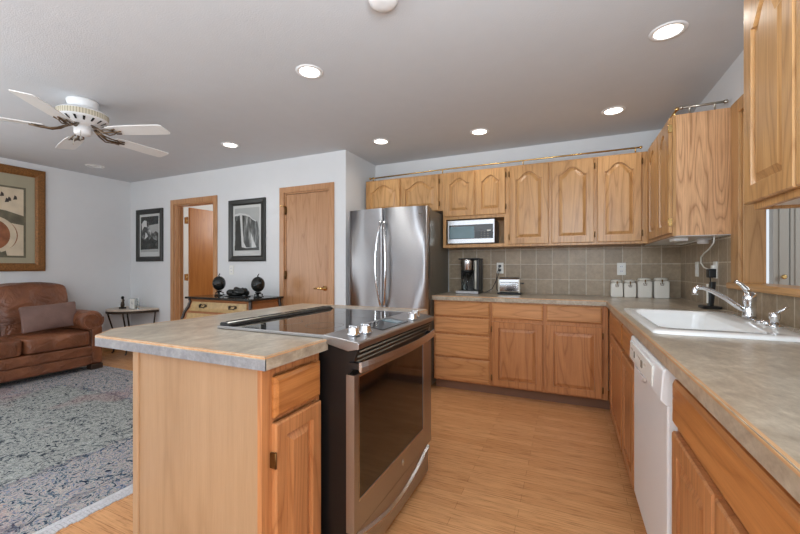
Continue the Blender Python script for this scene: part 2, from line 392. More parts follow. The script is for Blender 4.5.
# ------------------------------------------------------------------ mesh helpers
class MB:
    def __init__(s, T=None): s.v = []; s.f = []; s.T = T; s.smooth = set()
    def add(s, vs, fs, smooth=False):
        b = len(s.v)
        for p in vs: s.v.append(tuple(s.T(*p)) if s.T else tuple(p))
        for f in fs:
            if smooth: s.smooth.add(len(s.f))
            s.f.append(tuple(b+i for i in f))
        return s
    def box(s, x0, x1, y0, y1, z0, z1):
        return s.add([(x0,y0,z0),(x1,y0,z0),(x1,y1,z0),(x0,y1,z0),(x0,y0,z1),(x1,y0,z1),(x1,y1,z1),(x0,y1,z1)],
                     [(0,3,2,1),(4,5,6,7),(0,1,5,4),(1,2,6,5),(2,3,7,6),(3,0,4,7)])
    def prism(s, poly, z0, z1, axis='z'):
        n = len(poly)
        def P(a, b, c):
            return (a, b, c) if axis == 'z' else ((a, c, b) if axis == 'y' else (c, a, b))
        vs = [P(a, b, z0) for a, b in poly]+[P(a, b, z1) for a, b in poly]
        return s.add(vs, [tuple(range(n))[::-1], tuple(range(n, 2*n))]+[(i, (i+1) % n, n+(i+1) % n, n+i) for i in range(n)])
    def rings(s, rs, cap0=True, cap1=True, smooth=False, closed=True):
        n = len(rs[0]); vs = [p for r in rs for p in r]; fs = []
        for k in range(len(rs)-1):
            for i in range(n if closed else n-1):
                j = (i+1) % n; fs.append((k*n+i, k*n+j, (k+1)*n+j, (k+1)*n+i))
        s.add(vs, fs, smooth)
        b = len(s.v)-len(vs)
        if cap0: s.f.append(tuple(b+i for i in range(n))[::-1])
        if cap1: s.f.append(tuple(b+(len(rs)-1)*n+i for i in range(n)))
        return s
    def tube(s, pts, r, n=10, caps=True):
        pts = [Vector(p) for p in pts]; rs = r if isinstance(r, (list, tuple)) else [r]*len(pts)
        out = []; up = None
        for i, p in enumerate(pts):
            a = pts[max(i-1, 0)]; b = pts[min(i+1, len(pts)-1)]; t = (b-a).normalized()
            if up is None:
                up = Vector((0, 0, 1)) if abs(t.z) < .9 else Vector((1, 0, 0))
            u = (up-t*up.dot(t)).normalized(); w = t.cross(u); up = u
            out.append([tuple(p+(u*math.cos(2*math.pi*k/n)+w*math.sin(2*math.pi*k/n))*rs[i]) for k in range(n)])
        return s.rings(out, caps, caps, True)
    def lathe(s, prof, c=(0, 0, 0), n=24, axis='z', cap0=True, cap1=True, sx=1, sy=1):
        out = []
        for r, h in prof:
            ring = []
            for k in range(n):
                a = 2*math.pi*k/n; u, w = r*math.cos(a)*sx, r*math.sin(a)*sy
                q = (u, w, h) if axis == 'z' else ((h, u, w) if axis == 'x' else (u, h, w))
                ring.append((c[0]+q[0], c[1]+q[1], c[2]+q[2]))
            out.append(ring)
        return s.rings(out, cap0, cap1, True)
    def ball(s, c, rx, ry=None, rz=None, n=16, m=10, f=None):
        ry = ry or rx; rz = rz or rx
        out = []
        for j in range(1, m):
            t = math.pi*j/m-math.pi/2
            out.append([(c[0]+rx*math.cos(t)*math.cos(2*math.pi*k/n), c[1]+ry*math.cos(t)*math.sin(2*math.pi*k/n), c[2]+rz*math.sin(t)) for k in range(n)])
        return s.rings(out, True, True, True)
ORG = {}
def wpos(p):
    return ORG.get(p.name, Vector((0, 0, 0))) if p else Vector((0, 0, 0))
def obj(name, mb, mat, parent=None, bev=0, seg=2, sub=0, base=False):
    """link one mesh object; vertices are given in world coordinates"""
    vs = [Vector(v) for v in mb.v]
    lo = Vector(min(v[i] for v in vs) for i in range(3)); hi = Vector(max(v[i] for v in vs) for i in range(3))
    c = (lo+hi)/2
    if parent is None: c.z = lo.z
    me = bpy.data.meshes.new(name)
    me.from_pydata([tuple(v-c) for v in vs], [], mb.f)
    for i in mb.smooth: me.polygons[i].use_smooth = True
    bm = bmesh.new(); bm.from_mesh(me); bmesh.ops.recalc_face_normals(bm, faces=bm.faces); bm.to_mesh(me); bm.free()
    me.materials.append(M[mat] if isinstance(mat, str) else mat)
    o = bpy.data.objects.new(name, me); COL.objects.link(o)
    o.location = c-wpos(parent)
    if parent: o.parent = parent
    ORG[o.name] = c
    if bev:
        b = o.modifiers.new('bevel', 'BEVEL'); b.width = bev; b.segments = seg; b.limit_method = 'ANGLE'; b.angle_limit = R(35)
    if sub:
        b = o.modifiers.new('subsurf', 'SUBSURF'); b.levels = sub; b.render_levels = sub
    return o
def tag(o, label, cat, group=None):
    o['label'] = label; o['category'] = cat
    if group: o['group'] = group
    return o
def thing(name, label, cat, loc, group=None):
    o = bpy.data.objects.new(name, None); COL.objects.link(o); o.location = loc
    o.empty_display_size = .05
    ORG[o.name] = Vector(loc)
    return tag(o, label, cat, group)
def struct(name, mb, mat, parent=None, **k):
    o = obj(name, mb, mat, parent, **k)
    if parent is None: o['kind'] = 'structure'
    return o
def copy_tree(o, parent=None):
    c = o.copy(); COL.objects.link(c)
    if parent: c.parent = parent
    for ch in [x for x in bpy.data.objects if x.parent == o]: copy_tree(ch, c)
    return c

# ------------------------------------------------------------------ room shell
XL, XR, YB, YD, ZC = -5.94, .931, 4.10, 3.417, 2.452
YN = -2.7
XA = -2.18           # alcove side wall
struct('floor', MB().box(-6.2, 4.2, -3.0, 6.3, -.10, 0), 'floor')
struct('ceiling', MB().box(-6.2, 4.2, -3.0, 6.3, ZC, ZC+.12), 'ceiling')
struct('wall_back', MB().box(XA-.12, 1.15, YB, YB+.12, 0, ZC), 'wall')
struct('wall_alcove', MB().box(XA-.12, XA, YD, YB, 0, ZC), 'wall')
# left wall with its window opening (outside the frame)
w = MB(); w.box(XL-.12, XL, .9, 6.2, 0, ZC); w.box(XL-.12, XL, -2.9, -1.7, 0, ZC)
w.box(XL-.12, XL, -1.7, .9, 0, .35); w.box(XL-.12, XL, -1.7, .9, 2.15, ZC)
struct('wall_left', w, 'wall')
# wall behind the camera with patio door and window openings
w = MB(); w.box(XL, -3.6, YN-.12, YN, 0, ZC); w.box(-1.0, -.7, YN-.12, YN, 0, ZC); w.box(.7, XR, YN-.12, YN, 0, ZC)
w.box(-3.6, -1.0, YN-.12, YN, 2.2, ZC); w.box(-.7, .7, YN-.12, YN, 0, .8); w.box(-.7, .7, YN-.12, YN, 2.1, ZC)
struct('wall_front', w, 'wall')
# wall with the two interior doors
D1 = (-4.955, -4.178); D2 = (-3.02, -2.385); HD = 2.055
w = MB(); w.box(XL, D1[0], YD, YD+.12, 0, ZC); w.box(D1[1], D2[0], YD, YD+.12, 0, ZC); w.box(D2[1], XA-.12, YD, YD+.12, 0, ZC)
w.box(D1[0], D1[1], YD, YD+.12, HD, ZC); w.box(D2[0], D2[1], YD, YD+.12, HD, ZC)
struct('wall_interior_doors', w, 'wall')
# right wall with the pass-through opening
OY0, OY1, OZ0, OZ1 = .75, 2.83, 1.06, 2.11
w = MB(); w.box(XR, XR+.105, OY1, YB, 0, ZC); w.box(XR, XR+.105, YN, OY0, 0, ZC)
w.box(XR, XR+.105, OY0, OY1, 0, OZ0); w.box(XR, XR+.105, OY0, OY1, OZ1, ZC)
struct('wall_right', w, 'wall')
# room behind door 1
w = MB(); w.box(XL, XA-.12, 5.9, 6.0, 0, ZC); w.box(XA-.14, XA-.12, YB+.12, 5.9, 0, ZC)
struct('wall_hall', w, 'cream_wall')
w = MB(); w.box(D1[0], XA-.12, YD+.125, YD+.13, 2.06, ZC)
# base boards
struct('baseboard_left', MB().box(XL, XL+.014, .0, YD, 0, .09), 'oak_y', bev=.003)
b = MB()
for a, c in ((XL+.02, D1[0]-.07), (D1[1]+.07, D2[0]-.07)): b.box(a, c, YD-.014, YD, 0, .09)
struct('baseboard_interior_doors', b, 'oak_x', bev=.003)

def door_trim(name, x0, x1, zt, cw=.062):
    m = MB()
    m.box(x0-cw, x0+.004, YD-.018, YD, 0, zt+cw); m.box(x1-.004, x1+cw, YD-.018, YD, 0, zt+cw); m.box(x0+.004, x1-.004, YD-.018, YD, zt-.004, zt+cw)
    m.box(x0, x0+.02, YD, YD+.12, 0, zt); m.box(x1-.02, x1, YD, YD+.12, 0, zt); m.box(x0+.02, x1-.02, YD, YD+.12, zt-.02, zt)
    m.box(x0+.02, x0+.032, YD+.05, YD+.07, 0, zt-.02); m.box(x1-.032, x1-.02, YD+.05, YD+.07, 0, zt-.02)
    return struct(name, m, 'door_oak', bev=.004)
door_trim('trim_1', D1[0], D1[1], HD); door_trim('trim_2', D2[0], D2[1], HD)
# door 1 stands open into the room behind
t = thing('door_1', 'open flat oak door swung into the next room, brass hinges', 'door', (-4.80, 3.56, 0)); t['kind'] = 'structure'
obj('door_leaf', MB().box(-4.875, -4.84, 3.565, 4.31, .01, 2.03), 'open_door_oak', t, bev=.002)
for z in (.35, 1.05, 1.85):
    obj('hinge', MB().box(-4.93, -4.875, 3.545, 3.563, z-.045, z+.045).tube([(-4.88, 3.55, z-.05), (-4.88, 3.55, z+.05)], .007), 'brass', t)
# door 2 closed
t = thing('door_2', 'closed flat oak door with brass lever beside the refrigerator', 'door', (-2.70, YD+.02, 0)); t['kind'] = 'structure'
obj('door_leaf', MB().box(D2[0]+.023, D2[1]-.023, YD+.008, YD+.045, .01, HD-.024), 'door_oak', t, bev=.002)
for z in (.35, 1.1, 1.85):
    obj('hinge', MB().box(D2[0]+.012, D2[0]+.03, YD-.004, YD+.006, z-.045, z+.045).tube([(D2[0]+.02, YD-.006, z-.05), (D2[0]+.02, YD-.006, z+.05)], .007), 'dark_brass', t)
obj('door_stop', MB().tube([(D2[0]+.02, YD-.005, 1.90), (D2[0]-.03, YD-.045, 1.90)], .006), 'brass', t)
h = MB().lathe([(.028, 0), (.028, -.012), (.012, -.016), (.012, -.05)], (-2.455, YD+.008, .955), 16, 'y')
h.tube([(-2.455, YD-.045, .955), (-2.50, YD-.052, .957), (-2.56, YD-.050, .953)], [.012, .010, .008])
obj('door_handle', h, 'brass', t)
# pass-through casing, jamb and sill
m = MB()
m.box(XR-.018, XR, OY1-.01, OY1+.105, OZ0+.03, 2.18)
m.box(XR-.018, XR, OY0-.1, OY1-.01, OZ1-.01, 2.18)
m.box(XR, XR+.105, OY1-.018, OY1, OZ0+.03, OZ1); m.box(XR, XR+.105, OY0, OY1-.018, OZ1-.018, OZ1)
m.box(XR, XR+.105, OY0, OY0+.018, OZ0+.03, OZ1)
struct('trim_3', m, 'oak_z', bev=.003)
struct('trim_4', MB().box(XR-.035, XR+.135, OY0-.1, OY1+.125, OZ0-.005, OZ0+.032), 'oak_y', bev=.006)
# tiled splashbacks
struct('trim_5', MB().box(-1.235, XR, YB-.010, YB, .914, 1.40), 'tile_back')
w = MB(); w.box(XR-.010, XR, OY1+.10, YB-.01, .914, 1.40); w.box(XR-.010, XR, OY0-.1, OY1+.10, .914, OZ0-.005); w.box(XR-.010, XR, .1, OY0-.1, .914, 1.40)
struct('trim_6', w, 'tile_right')
# room beyond the pass-through: wall with a pair of grey doors and a bright window
struct('wall_beyond', MB().box(1.90, 4.0, 4.72, 4.8, 0, ZC).box(1.12, 1.62, 4.72, 4.8, 0, ZC).box(1.62, 1.90, 4.72, 4.8, 2.2, ZC).box(4.0, 4.1, .2, 4.8, 0, ZC), 'wall')
t = thing('door_3', 'pale grey panelled double door with small brass knobs', 'door', (2.1, 4.66, 0)); t['kind'] = 'structure'
for k, (a, c) in enumerate(((1.766, 1.868), (1.878, 2.40))):
    m = MB().box(a, c, 4.64, 4.68, .02, 2.2)
    for q in range(1):
        m.box(a+.03, c-.03, 4.632, 4.64, .2, 2.05)
    l = obj('door_leaf', m, 'grey_door', t, bev=.004)
    x = c-.06 if k == 0 else a+.05
    x = 1.818 if k == 0 else 2.32
    obj('door_knob', MB().lathe([(.008, 0), (.008, -.02), (.02, -.028), (.022, -.038), (.014, -.046)], (x, 4.632, 1.10), 16, 'y'), 'brass', l)
obj('door_frame', MB().box(1.750, 1.764, 4.62, 4.70, 0, 2.24).box(2.402, 2.46, 4.63, 4.70, 0, 2.24).box(1.764, 2.402, 4.63, 4.70, 2.202, 2.26), 'grey_door', t)

# ------------------------------------------------------------------ cabinetry
def T_back(yf):  return lambda u, w, z: (u, yf-w, z)        # faces -Y
def T_right(xf): return lambda u, w, z: (xf-w, u, z)        # faces -X
def T_island(xf): return lambda u, w, z: (xf+w, u, z)       # faces +X
def loops_rect(u0, u1, z0, z1, K=16):
    pts = [(u0, z0), (u1, z0)]
    for i in range(K+1):
        pts.append((u1+(u0-u1)*i/K, z1))
    return pts
def panel_door(T, u0, u1, z0, z1, arch=0, fw=.055, th=.02, K=24):
    m = MB(T)
    def outer(ins, d): return [(a, d, z) for a, z in loops_rect(u0+ins, u1-ins, z0+ins, z1-ins, K)]
    def inner(ins, d):
        a0, a1 = u0+fw+ins, u1-fw-ins; out = [(a0, d, z0+fw+ins), (a1, d, z0+fw+ins)]
        for i in range(K+1):
            s = i/K; a = a1+(a0-a1)*s
            if arch:
                q = abs(2*s-1)
                sh = .88
                g = 0 if q > sh else (0.5+0.5*math.cos(math.pi*q/sh))**.62
                zt = z1-fw-arch+arch*g*.98
                if q > sh: zt += .004
            else: zt = z1-fw
            out.append((a, d, zt-ins))
        return out
    m.rings([outer(0, .001), outer(0, th-.005), outer(.005, th), inner(0, th), inner(.002, th-.013), inner(.009, th-.013), inner(.034, th-.002)], True, True)
    return m
def slab(T, u0, u1, z0, z1, th=.02, bv=.012):
    m = MB(T)
    def L(i, d): return [(u0+i, d, z0+i), (u1-i, d, z0+i), (u1-i, d, z1-i), (u0+i, d, z1-i)]
    m.rings([L(0, .001), L(0, th-.009), L(.003, th-.006), L(bv, th)], True, True)
    return m
def add_hinges(T, door, u, z0, z1, side, mat='dark_brass'):
    for z in (z0+.07, z1-.07):
        m = MB(T); m.box(u-.003+side*.005, u+.004+side*.005, .001, .022, z-.024, z+.024)
        m.tube([(u+side*.004, .021, z-.026), (u+side*.004, .021, z+.026)], .0035, 8)
        obj('hinge', m, mat, door)
def carcass(T, u0, u1, z0, z1, depth, parent, mat='oak_z', toe=False, side_mat=None):
    m = MB(T)
    m.box(u0, u1, -depth, -.019, z0, z1)
    obj('body', m, side_mat or mat, parent, bev=.001)
def face_frame(T, u0, u1, z0, z1, parent, mat='oak_z', openings=()):
    m = MB(T)
    if not openings: m.box(u0, u1, -.019, 0, z0, z1)
    else:
        for (a, b, c, d) in openings:
            m.box(u0, a, -.019, 0, z0, z1); m.box(b, u1, -.019, 0, z0, z1); m.box(a, b, -.019, 0, z0, c); m.box(a, b, -.019, 0, d, z1)
    obj('face_frame', m, mat, parent, bev=.0015)
def toe_kick(T, u0, u1, parent):
    m = MB(T); m.box(u0, u1, -.10, -.065, 0, .09)
    obj('toe_kick', m, 'toe', parent)

# ---- back wall base run, face plane y = 3.49
YF = 3.492
T = T_back(YF)
t = thing('base_cabinet', 'oak base cabinet with a stack of four drawers beside the refrigerator', 'cabinet', (-.93, 3.78, 0))
carcass(T, -1.207, -.645, .092, .868, .585, t, 'oak_base'); face_frame(T, -1.207, -.645, .092, .868, t, 'oak_base'); toe_kick(T, -1.207, -.645, t)
for z0, z1 in ((.718, .858), (.556, .704), (.332, .540), (.104, .317)):
    obj('drawer', slab(T, -1.195, -.662, z0, z1), 'oak_base_x', t)
t = thing('base_cabinet', 'oak base cabinet with two doors under two drawers on the back wall', 'cabinet', (-.18, 3.78, 0))
carcass(T, -.645, .30, .092, .868, .585, t, 'oak_base'); face_frame(T, -.645, .30, .092, .868, t, 'oak_base'); toe_kick(T, -.645, .36, t)
for a, c, s in ((-.638, -.20, -1), (-.172, .255, 1)):
    obj('drawer', slab(T, a, c, .718, .858), 'oak_base_x', t)
    d = obj('door', panel_door(T, a, c, .104, .690), 'oak_base', t)
    add_hinges(T, d, a if s < 0 else c, .104, .690, s)
# ---- right run, face plane x = .305
XF = .305
T = T_right(XF)
t = thing('sink_base_cabinet', 'oak sink base with two doors and false drawer fronts between corner and dishwasher', 'cabinet', (.6, 2.8, 0))
m = MB(T)   # open carcass so the sink bowl has room
m.box(2.095, 2.113, -.60, -.019, .092, .868); m.box(2.113, 3.492, -.60, -.585, .092, .868); m.box(3.40, 3.49, -.585, -.019, .092, .868); m.box(2.113, 3.40, -.585, -.019, .092, .11)
obj('body', m, 'oak_base', t)
m = MB(T); m.box(2.095, 3.49, -.019, 0, .092, .868); obj('face_frame', m, 'oak_base', t, bev=.0015)
toe_kick(T, 2.095, 3.42, t)
for a, c, s in ((2.115, 2.50, -1), (2.53, 3.19, 1)):
    obj('false_drawer_front', slab(T, a, c, .718, .858), 'oak_base_y', t)
    d = obj('door', panel_door(T, a, c, .104, .690), 'oak_base', t)
t = thing('base_cabinet', 'oak base cabinet with wide drawer nearest the camera right of the dishwasher', 'cabinet', (.6, .9, 0))
carcass(T, .35, 1.392, .092, .868, .60, t, 'oak_base'); face_frame(T, .35, 1.392, .092, .868, t, 'oak_base'); toe_kick(T, .35, 1.392, t)
obj('drawer', slab(T, .40, 1.368, .712, .846), 'oak_base_y', t)
for a, c, s in ((1.02, 1.368, 1), (.40, 1.008, -1)):
    d = obj('door', panel_door(T, a, c, .104, .690), 'oak_base', t)
# ---- dishwasher
t = thing('dishwasher', 'white built-in dishwasher under the worktop', 'dishwasher', (.6, 1.74, 0))
obj('tub', MB(T).box(1.425, 2.085, -.58, -.02, .02, .722), 'white', t)
obj('door_panel', MB(T).box(1.43, 2.088, -.02, .018, .115, .745), 'white', t, bev=.006)
cp = MB(T)
prof = [(-.02, .742), (.020, .742), (.036, .756), (.036, .76), (.030, .852), (.022, .860), (-.02, .860)]
cp.rings([[(y, a, z) for a, z in prof] for y in (1.43, 2.092)], True, True)
p = obj('control_panel', cp, 'white', t, bev=.004)
obj('control_area', MB(T).box(1.56, 2.06, .030, .0375, .766, .838), 'plastic_white', p, bev=.001)
for y in (1.93, 1.76, 1.745):
    obj('button', MB(T).box(y-.006, y+.006, .037, .0405, .785, .812), 'dark_side', p)
for y in (1.68, 1.70, 1.80, 1.83, 1.86, 1.98, 2.0, 2.02):
    obj('button', MB(T).box(y-.003, y+.003, .037, .039, .806, .814), 'nickel', p)
m = MB(T); m.rings([[(1.86+.10*math.cos(a), .019+.001, .742+(.035)*math.sin(a)) for a in [math.pi+math.pi*i/12 for i in range(13)]],
                   [(1.86+.09*math.cos(a), .019+.012, .742+(.028)*math.sin(a)) for a in [math.pi+math.pi*i/12 for i in range(13)]]], True, True)
obj('door_grip', m, 'white', t)
obj('kick_plate', MB(T).box(1.41, 2.08, -.06, -.03, .0, .11), 'white', t)

# ---- wall cabinets, face plane y = 3.772, z 1.39 .. 2.178
YU = 3.772; T = T_back(YU); DU = .318; ZU0, ZU1 = 1.392, 2.178
t = thing('wall_cabinet', 'short oak wall cabinet with arched doors above the refrigerator', 'cabinet', (-1.67, 3.93, 1.76))
carcass(T, -2.132, -1.202, 1.785, ZU1, DU, t); face_frame(T, -2.132, -1.202, 1.785, ZU1, t)
for a, c, s in ((-2.112, -1.697, -1), (-1.676, -1.245, 1)):
    d = obj('door', panel_door(T, a, c, 1.79, 2.165, arch=.075, fw=.05), 'oak_z', t)
    if s > 0: add_hinges(T, d, c, 1.79, 2.165, s)
t = thing('wall_cabinet', 'oak wall cabinet with an open niche holding the microwave', 'cabinet', (-.87, 3.93, 1.39))
m = MB(T)
m.box(-1.202, -1.184, -DU, -.019, ZU0, ZU1); m.box(-.553, -.535, -DU, -.019, ZU0, ZU1); m.box(-1.184, -.553, -DU, -DU+.01, ZU0, ZU1)
m.box(-1.184, -.553, -DU, -.019, ZU0, 1.422); m.box(-1.184, -.553, -DU, -.019, 1.690, ZU1)
obj('body', m, 'oak_z', t)
face_frame(T, -1.202, -.535, ZU0, ZU1, t, 'oak_z', openings=((-1.168, -.575, 1.425, 1.685),))
for a, c, s in ((-1.180, -.868, -1), (-.852, -.562, 1)):
    d = obj('door', panel_door(T, a, c, 1.715, 2.165, arch=.06, fw=.055), 'oak_z', t)
    if s > 0: add_hinges(T, d, c, 1.715, 2.165, s)
t = thing('wall_cabinet', 'tall oak wall cabinet with a pair of arched doors right of the microwave', 'cabinet', (-.16, 3.93, 1.39))
carcass(T, -.535, .226, ZU0, ZU1, DU, t); face_frame(T, -.535, .226, ZU0, ZU1, t)
for a, c, s in ((-.522, -.168, -1), (-.142, .212, 1)):
    d = obj('door', panel_door(T, a, c, 1.412, 2.165, arch=.075, fw=.058), 'oak_z', t); add_hinges(T, d, a if s < 0 else c, 1.412, 2.165, s)
t = thing('wall_cabinet', 'tall oak wall cabinet with one arched door in the far right corner', 'cabinet', (.42, 3.93, 1.39))
carcass(T, .226, .61, ZU0, ZU1, DU, t); face_frame(T, .226, .62, ZU0, ZU1, t)
d = obj('door', panel_door(T, .236, .573, 1.412, 2.165, arch=.075, fw=.058), 'oak_z', t); add_hinges(T, d, .573, 1.412, 2.165, 1)
XU = .622; T = T_right(XU)
t = thing('wall_cabinet', 'oak wall cabinet on the right wall with broad grained end panel', 'cabinet', (.77, 3.4, 1.39))
carcass(T, 2.953, 4.088, ZU0, ZU1, .305, t, side_mat='oak_cathedral'); face_frame(T, 2.953, 3.77, ZU0, ZU1, t)
obj('underside_panel', MB(T).box(2.958, 4.085, -.303, -.02, ZU0-.004, ZU0-.0005), 'white', t)
for a, c in ((2.965, 3.300), (3.315, 3.66)):
    d = obj('door', panel_door(T, a, c, 1.412, 2.165, arch=.075, fw=.058), 'oak_z', t)
    if a < 3: add_hinges(T, d, a, 1.412, 2.165, -1, 'brass')
XN = .615; T = T_right(XN)
t = thing('wall_cabinet', 'oak wall cabinet close to the camera at the upper right', 'cabinet', (.77, 1.2, 1.4))
carcass(T, .55, 1.765, 1.408, 2.19, .305, t); face_frame(T, .55, 1.765, 1.392, 2.19, t)
obj('underside_panel', MB(T).box(.56, 1.745, -.303, -.02, 1.402, 1.4075), 'white', t)
obj('light_rail', MB(T).box(1.745, 1.765, -.303, -.019, 1.392, 1.4075), 'oak_z', t)
for a, c in ((1.452, 1.790), (1.105, 1.440), (.76, 1.09)):
    obj('door', panel_door(T, a, c, 1.415, 2.175, arch=.085, fw=.062, th=.022), 'oak_z', t)

# ---- worktops
def strip_ring(mb, path, w, z0, z1, out=.001):
    n = len(path); L = []
    nrm = []
    for i in range(n-1):
        d = Vector(path[i+1])-Vector(path[i]); d.normalize(); nrm.append(Vector((d.y, -d.x)))
    for i in range(n):
        if i == 0: q = nrm[0]; k = 1
        elif i == n-1: q = nrm[-1]; k = 1
        else:
            q = (nrm[i-1]+nrm[i]).normalized(); k = 1/max(.3, q.dot(nrm[i]))
        p = Vector(path[i]); o = p+q*out*k; a = p-q*w*k
        L.append([(o.x, o.y, z0), (o.x, o.y, z1-.004), (o.x-q.x*.004*k, o.y-q.y*.004*k, z1), (a.x, a.y, z1), (a.x, a.y, z0)])
    mb.rings(L, True, True)
CT, CB = .914, .870
SX0, SX1, SY0, SY1 = .345, .835, 1.84, 2.74
m = MB()
m.box(-1.215, .93, 3.464, 4.089, CB, CT)
m.box(.279, .921, .30, SY0, CB, CT); m.box(.279, .921, SY1, 3.464, CB, CT)
m.box(.279, SX0, SY0, SY1, CB, CT); m.box(SX1, .921, SY0, SY1, CB, CT)
wt = tag(obj('worktop', m, 'laminate'), 'stone-look L-shaped laminate worktop along back and right walls', 'worktop')
m = MB(); strip_ring(m, [(-1.215, 3.464), (.279, 3.464), (.279, .30)], .008, .906, .9150)
obj('edge_strip', m, 'edge_oak', wt)
# island worktop
isl = [(-1.715, .855), (-.829, .855), (-.829, 1.176), (-1.418, 1.176), (-1.418, 1.992), (-.829, 1.992), (-.829, 2.27), (-1.835, 2.27), (-1.835, .975)]
iw = tag(obj('island_worktop', MB().prism(isl, .872, CT), 'laminate'), 'grey stone-look laminate island top around the cooktop', 'worktop')
m = MB(); strip_ring(m, [(-1.418+.6, 1.172)] and [(-1.835, 2.27), (-1.835, .975), (-1.715, .855), (-.829, .855), (-.829, 1.176)], .007, .9075, .9150)
obj('edge_strip', m, 'edge_oak', iw)
m = MB(); strip_ring(m, [(-.829, 1.992), (-.829, 2.27), (-1.82, 2.27)], .007, .9075, .9150)
obj('edge_strip', m, 'edge_oak', iw)
m = MB(); strip_ring(m, [(-1.835, 2.27), (-1.835, .975), (-1.715, .855), (-.829, .855)], .004, .8715, .9073, out=.0008)
obj('edge_glare', m, 'laminate_edge_glare', iw)  # thin strip carrying the painted window light on near and left edges
# island cabinets
T = T_island(-.866)
t = thing('island_cabinet', 'oak island cabinet end with plain pale panel, drawer and door', 'cabinet', (-1.18, 1.0, 0))
m = MB(); m.box(-1.486, -.886, .894, 1.168, .09, .868); m.box(-1.486, -1.43, 1.168, 2.24, .09, .868)
obj('body', m, 'oak_base', t)
obj('end_panel', MB().box(-1.474, -.885, .880, .894, .0, .871), 'oak_panel', t)
obj('corner_post', MB().box(-1.508, -1.474, .874, .92, 0, .871), 'oak_panel', t, bev=.004)
obj('back_panel', MB().box(-1.500, -1.486, .92, 2.24, 0, .871), 'oak_panel', t)
m = MB(T); m.box(.880, .928, -.019, 0, .09, .871); m.box(1.153, 1.170, -.019, 0, .09, .871)
m.box(.928, 1.153, -.019, 0, .84, .871); m.box(.928, 1.153, -.019, 0, .69, .715); m.box(.928, 1.153, -.019, 0, .09, .11)
obj('face_frame', m, 'oak_base', t)
obj('drawer', slab(T, .920, 1.160, .702, .832, th=.02), 'oak_base_y', t)
d = obj('door', panel_door(T, .920, 1.160, .10, .683, fw=.05), 'oak_base', t)
add_hinges(T, d, .920, .18, .64, -1)
toe_kick(T, .90, 1.17, t)
t = thing('island_cabinet', 'narrow oak island cabinet on the far side of the range', 'cabinet', (-1.18, 2.12, 0))
carcass(T, 1.995, 2.245, .09, .868, .56, t, 'oak_base'); face_frame(T, 1.995, 2.245, .09, .868, t, 'oak_base'); toe_kick(T, 1.995, 2.24, t)
obj('drawer', slab(T, 2.01, 2.232, .715, .85), 'oak_base_y', t)
d = obj('door', panel_door(T, 2.01, 2.232, .10, .69, fw=.045), 'oak_base', t)
add_hinges(T, d, 2.232, .10, .69, 1, 'nickel')

# ------------------------------------------------------------------ range
RY0, RY1 = 1.178, 1.985
t = thing('range', 'stainless slide-in electric range with black glass cooktop set in the island', 'range', (-1.1, 1.58, 0))
obj('body', MB().box(-1.41, -.738, RY0+.006, RY1-.006, .03, .905), 'black', t)
for y in (RY0+.06, RY1-.06):
    for x in (-1.36, -.80): obj('foot', MB().lathe([(.02, 0), (.02, .03)], (x, y, 0), 12), 'black_matt', t)
ck = obj('cooktop', MB().box(-1.405, -.84, RY0, RY1, .9155, .926), 'black_glass', t, bev=.003)
for y in (RY0-.010, RY1): obj('cooktop_trim', MB().box(-1.41, -.846, y, y+.010, .9155, .9275), 'steel_warm', ck, bev=.002)
for (x, y, r) in ((-1.24, 1.38, .10), (-1.24, 1.78, .085), (-.99, 1.38, .085), (-.99, 1.78, .11)):
    m = MB(); a = [(x+r*math.cos(2*math.pi*k/40), y+r*math.sin(2*math.pi*k/40), .9263) for k in range(40)]
    b2 = [(x+(r-.002)*math.cos(2*math.pi*k/40), y+(r-.002)*math.sin(2*math.pi*k/40), .9263) for k in range(40)]
    m.rings([a, b2], False, False); obj('burner_ring', m, 'dark_side', ck)
m = MB()
prof = [(-1.412, .9155), (-1.412, .936), (-1.406, .941), (-1.378, .940), (-1.360, .932), (-1.356, .9265)]
m.rings([[(x, y, z) for x, z in prof] for y in (RY0+.004, RY1-.004)], True, True)
v = obj('rear_vent', m, 'black', ck, bev=.003)
for k in range(4):
    y0 = RY0+.03+k*.19; obj('vent_slot', MB().box(-1.402, -1.386, y0, y0+.165, .9395, .9425), 'steel_warm' if 0 else 'black_matt', v)
m = MB(); m.tube([(-1.372, RY0+.01, .939), (-1.372, RY1-.01, .939)], .004, 8)
obj('vent_trim', m, 'nickel', v)
# control panel
PX0, PX1 = -.845, -.688
prof = [(PX0, .930), (PX0, .900), (-.735, .876), (-.690, .886), (PX1, .906), (-.694, .912)]
m = MB(); m.rings([[(x, y, z) for x, z in prof] for y in (RY0-.012, RY1+.012)], True, True)
cp = obj('control_panel', m, 'steel_warm', t, bev=.002)
def on_panel(x): return .930+(.912-.930)*(x-PX0)/(-.694-PX0)
m = MB(); a, c = -.825, -.722
m.rings([[(a, y, on_panel(a)+.0005), (c, y, on_panel(c)+.0005), (c, y, on_panel(c)+.003), (a, y, on_panel(a)+.003)] for y in (1.42, 1.70)], True, True)
obj('display', m, 'black_glass', cp)
m = MB()
m.rings([[(-.815, y, on_panel(-.815)+.003), (-.735, y, on_panel(-.735)+.003), (-.735, y, on_panel(-.735)+.0045), (-.815, y, on_panel(-.815)+.0045)] for y in (1.60, 1.66)], True, True)
obj('display_screen', m, 'screen', cp)
for (x, y) in ((-.765, 1.255), (-.752, 1.325), (-.735, 1.785), (-.755, 1.875)):
    z = on_panel(x)
    k = obj('knob', MB().lathe([(.028, 0), (.028, .006), (.023, .010), (.022, .028), (.014, .034)], (x, y, z), 20), 'chrome', cp)
    obj('knob_grip', MB().box(x-.019, x+.019, y-.005, y+.005, z+.012, z+.036), 'chrome', k, bev=.003)
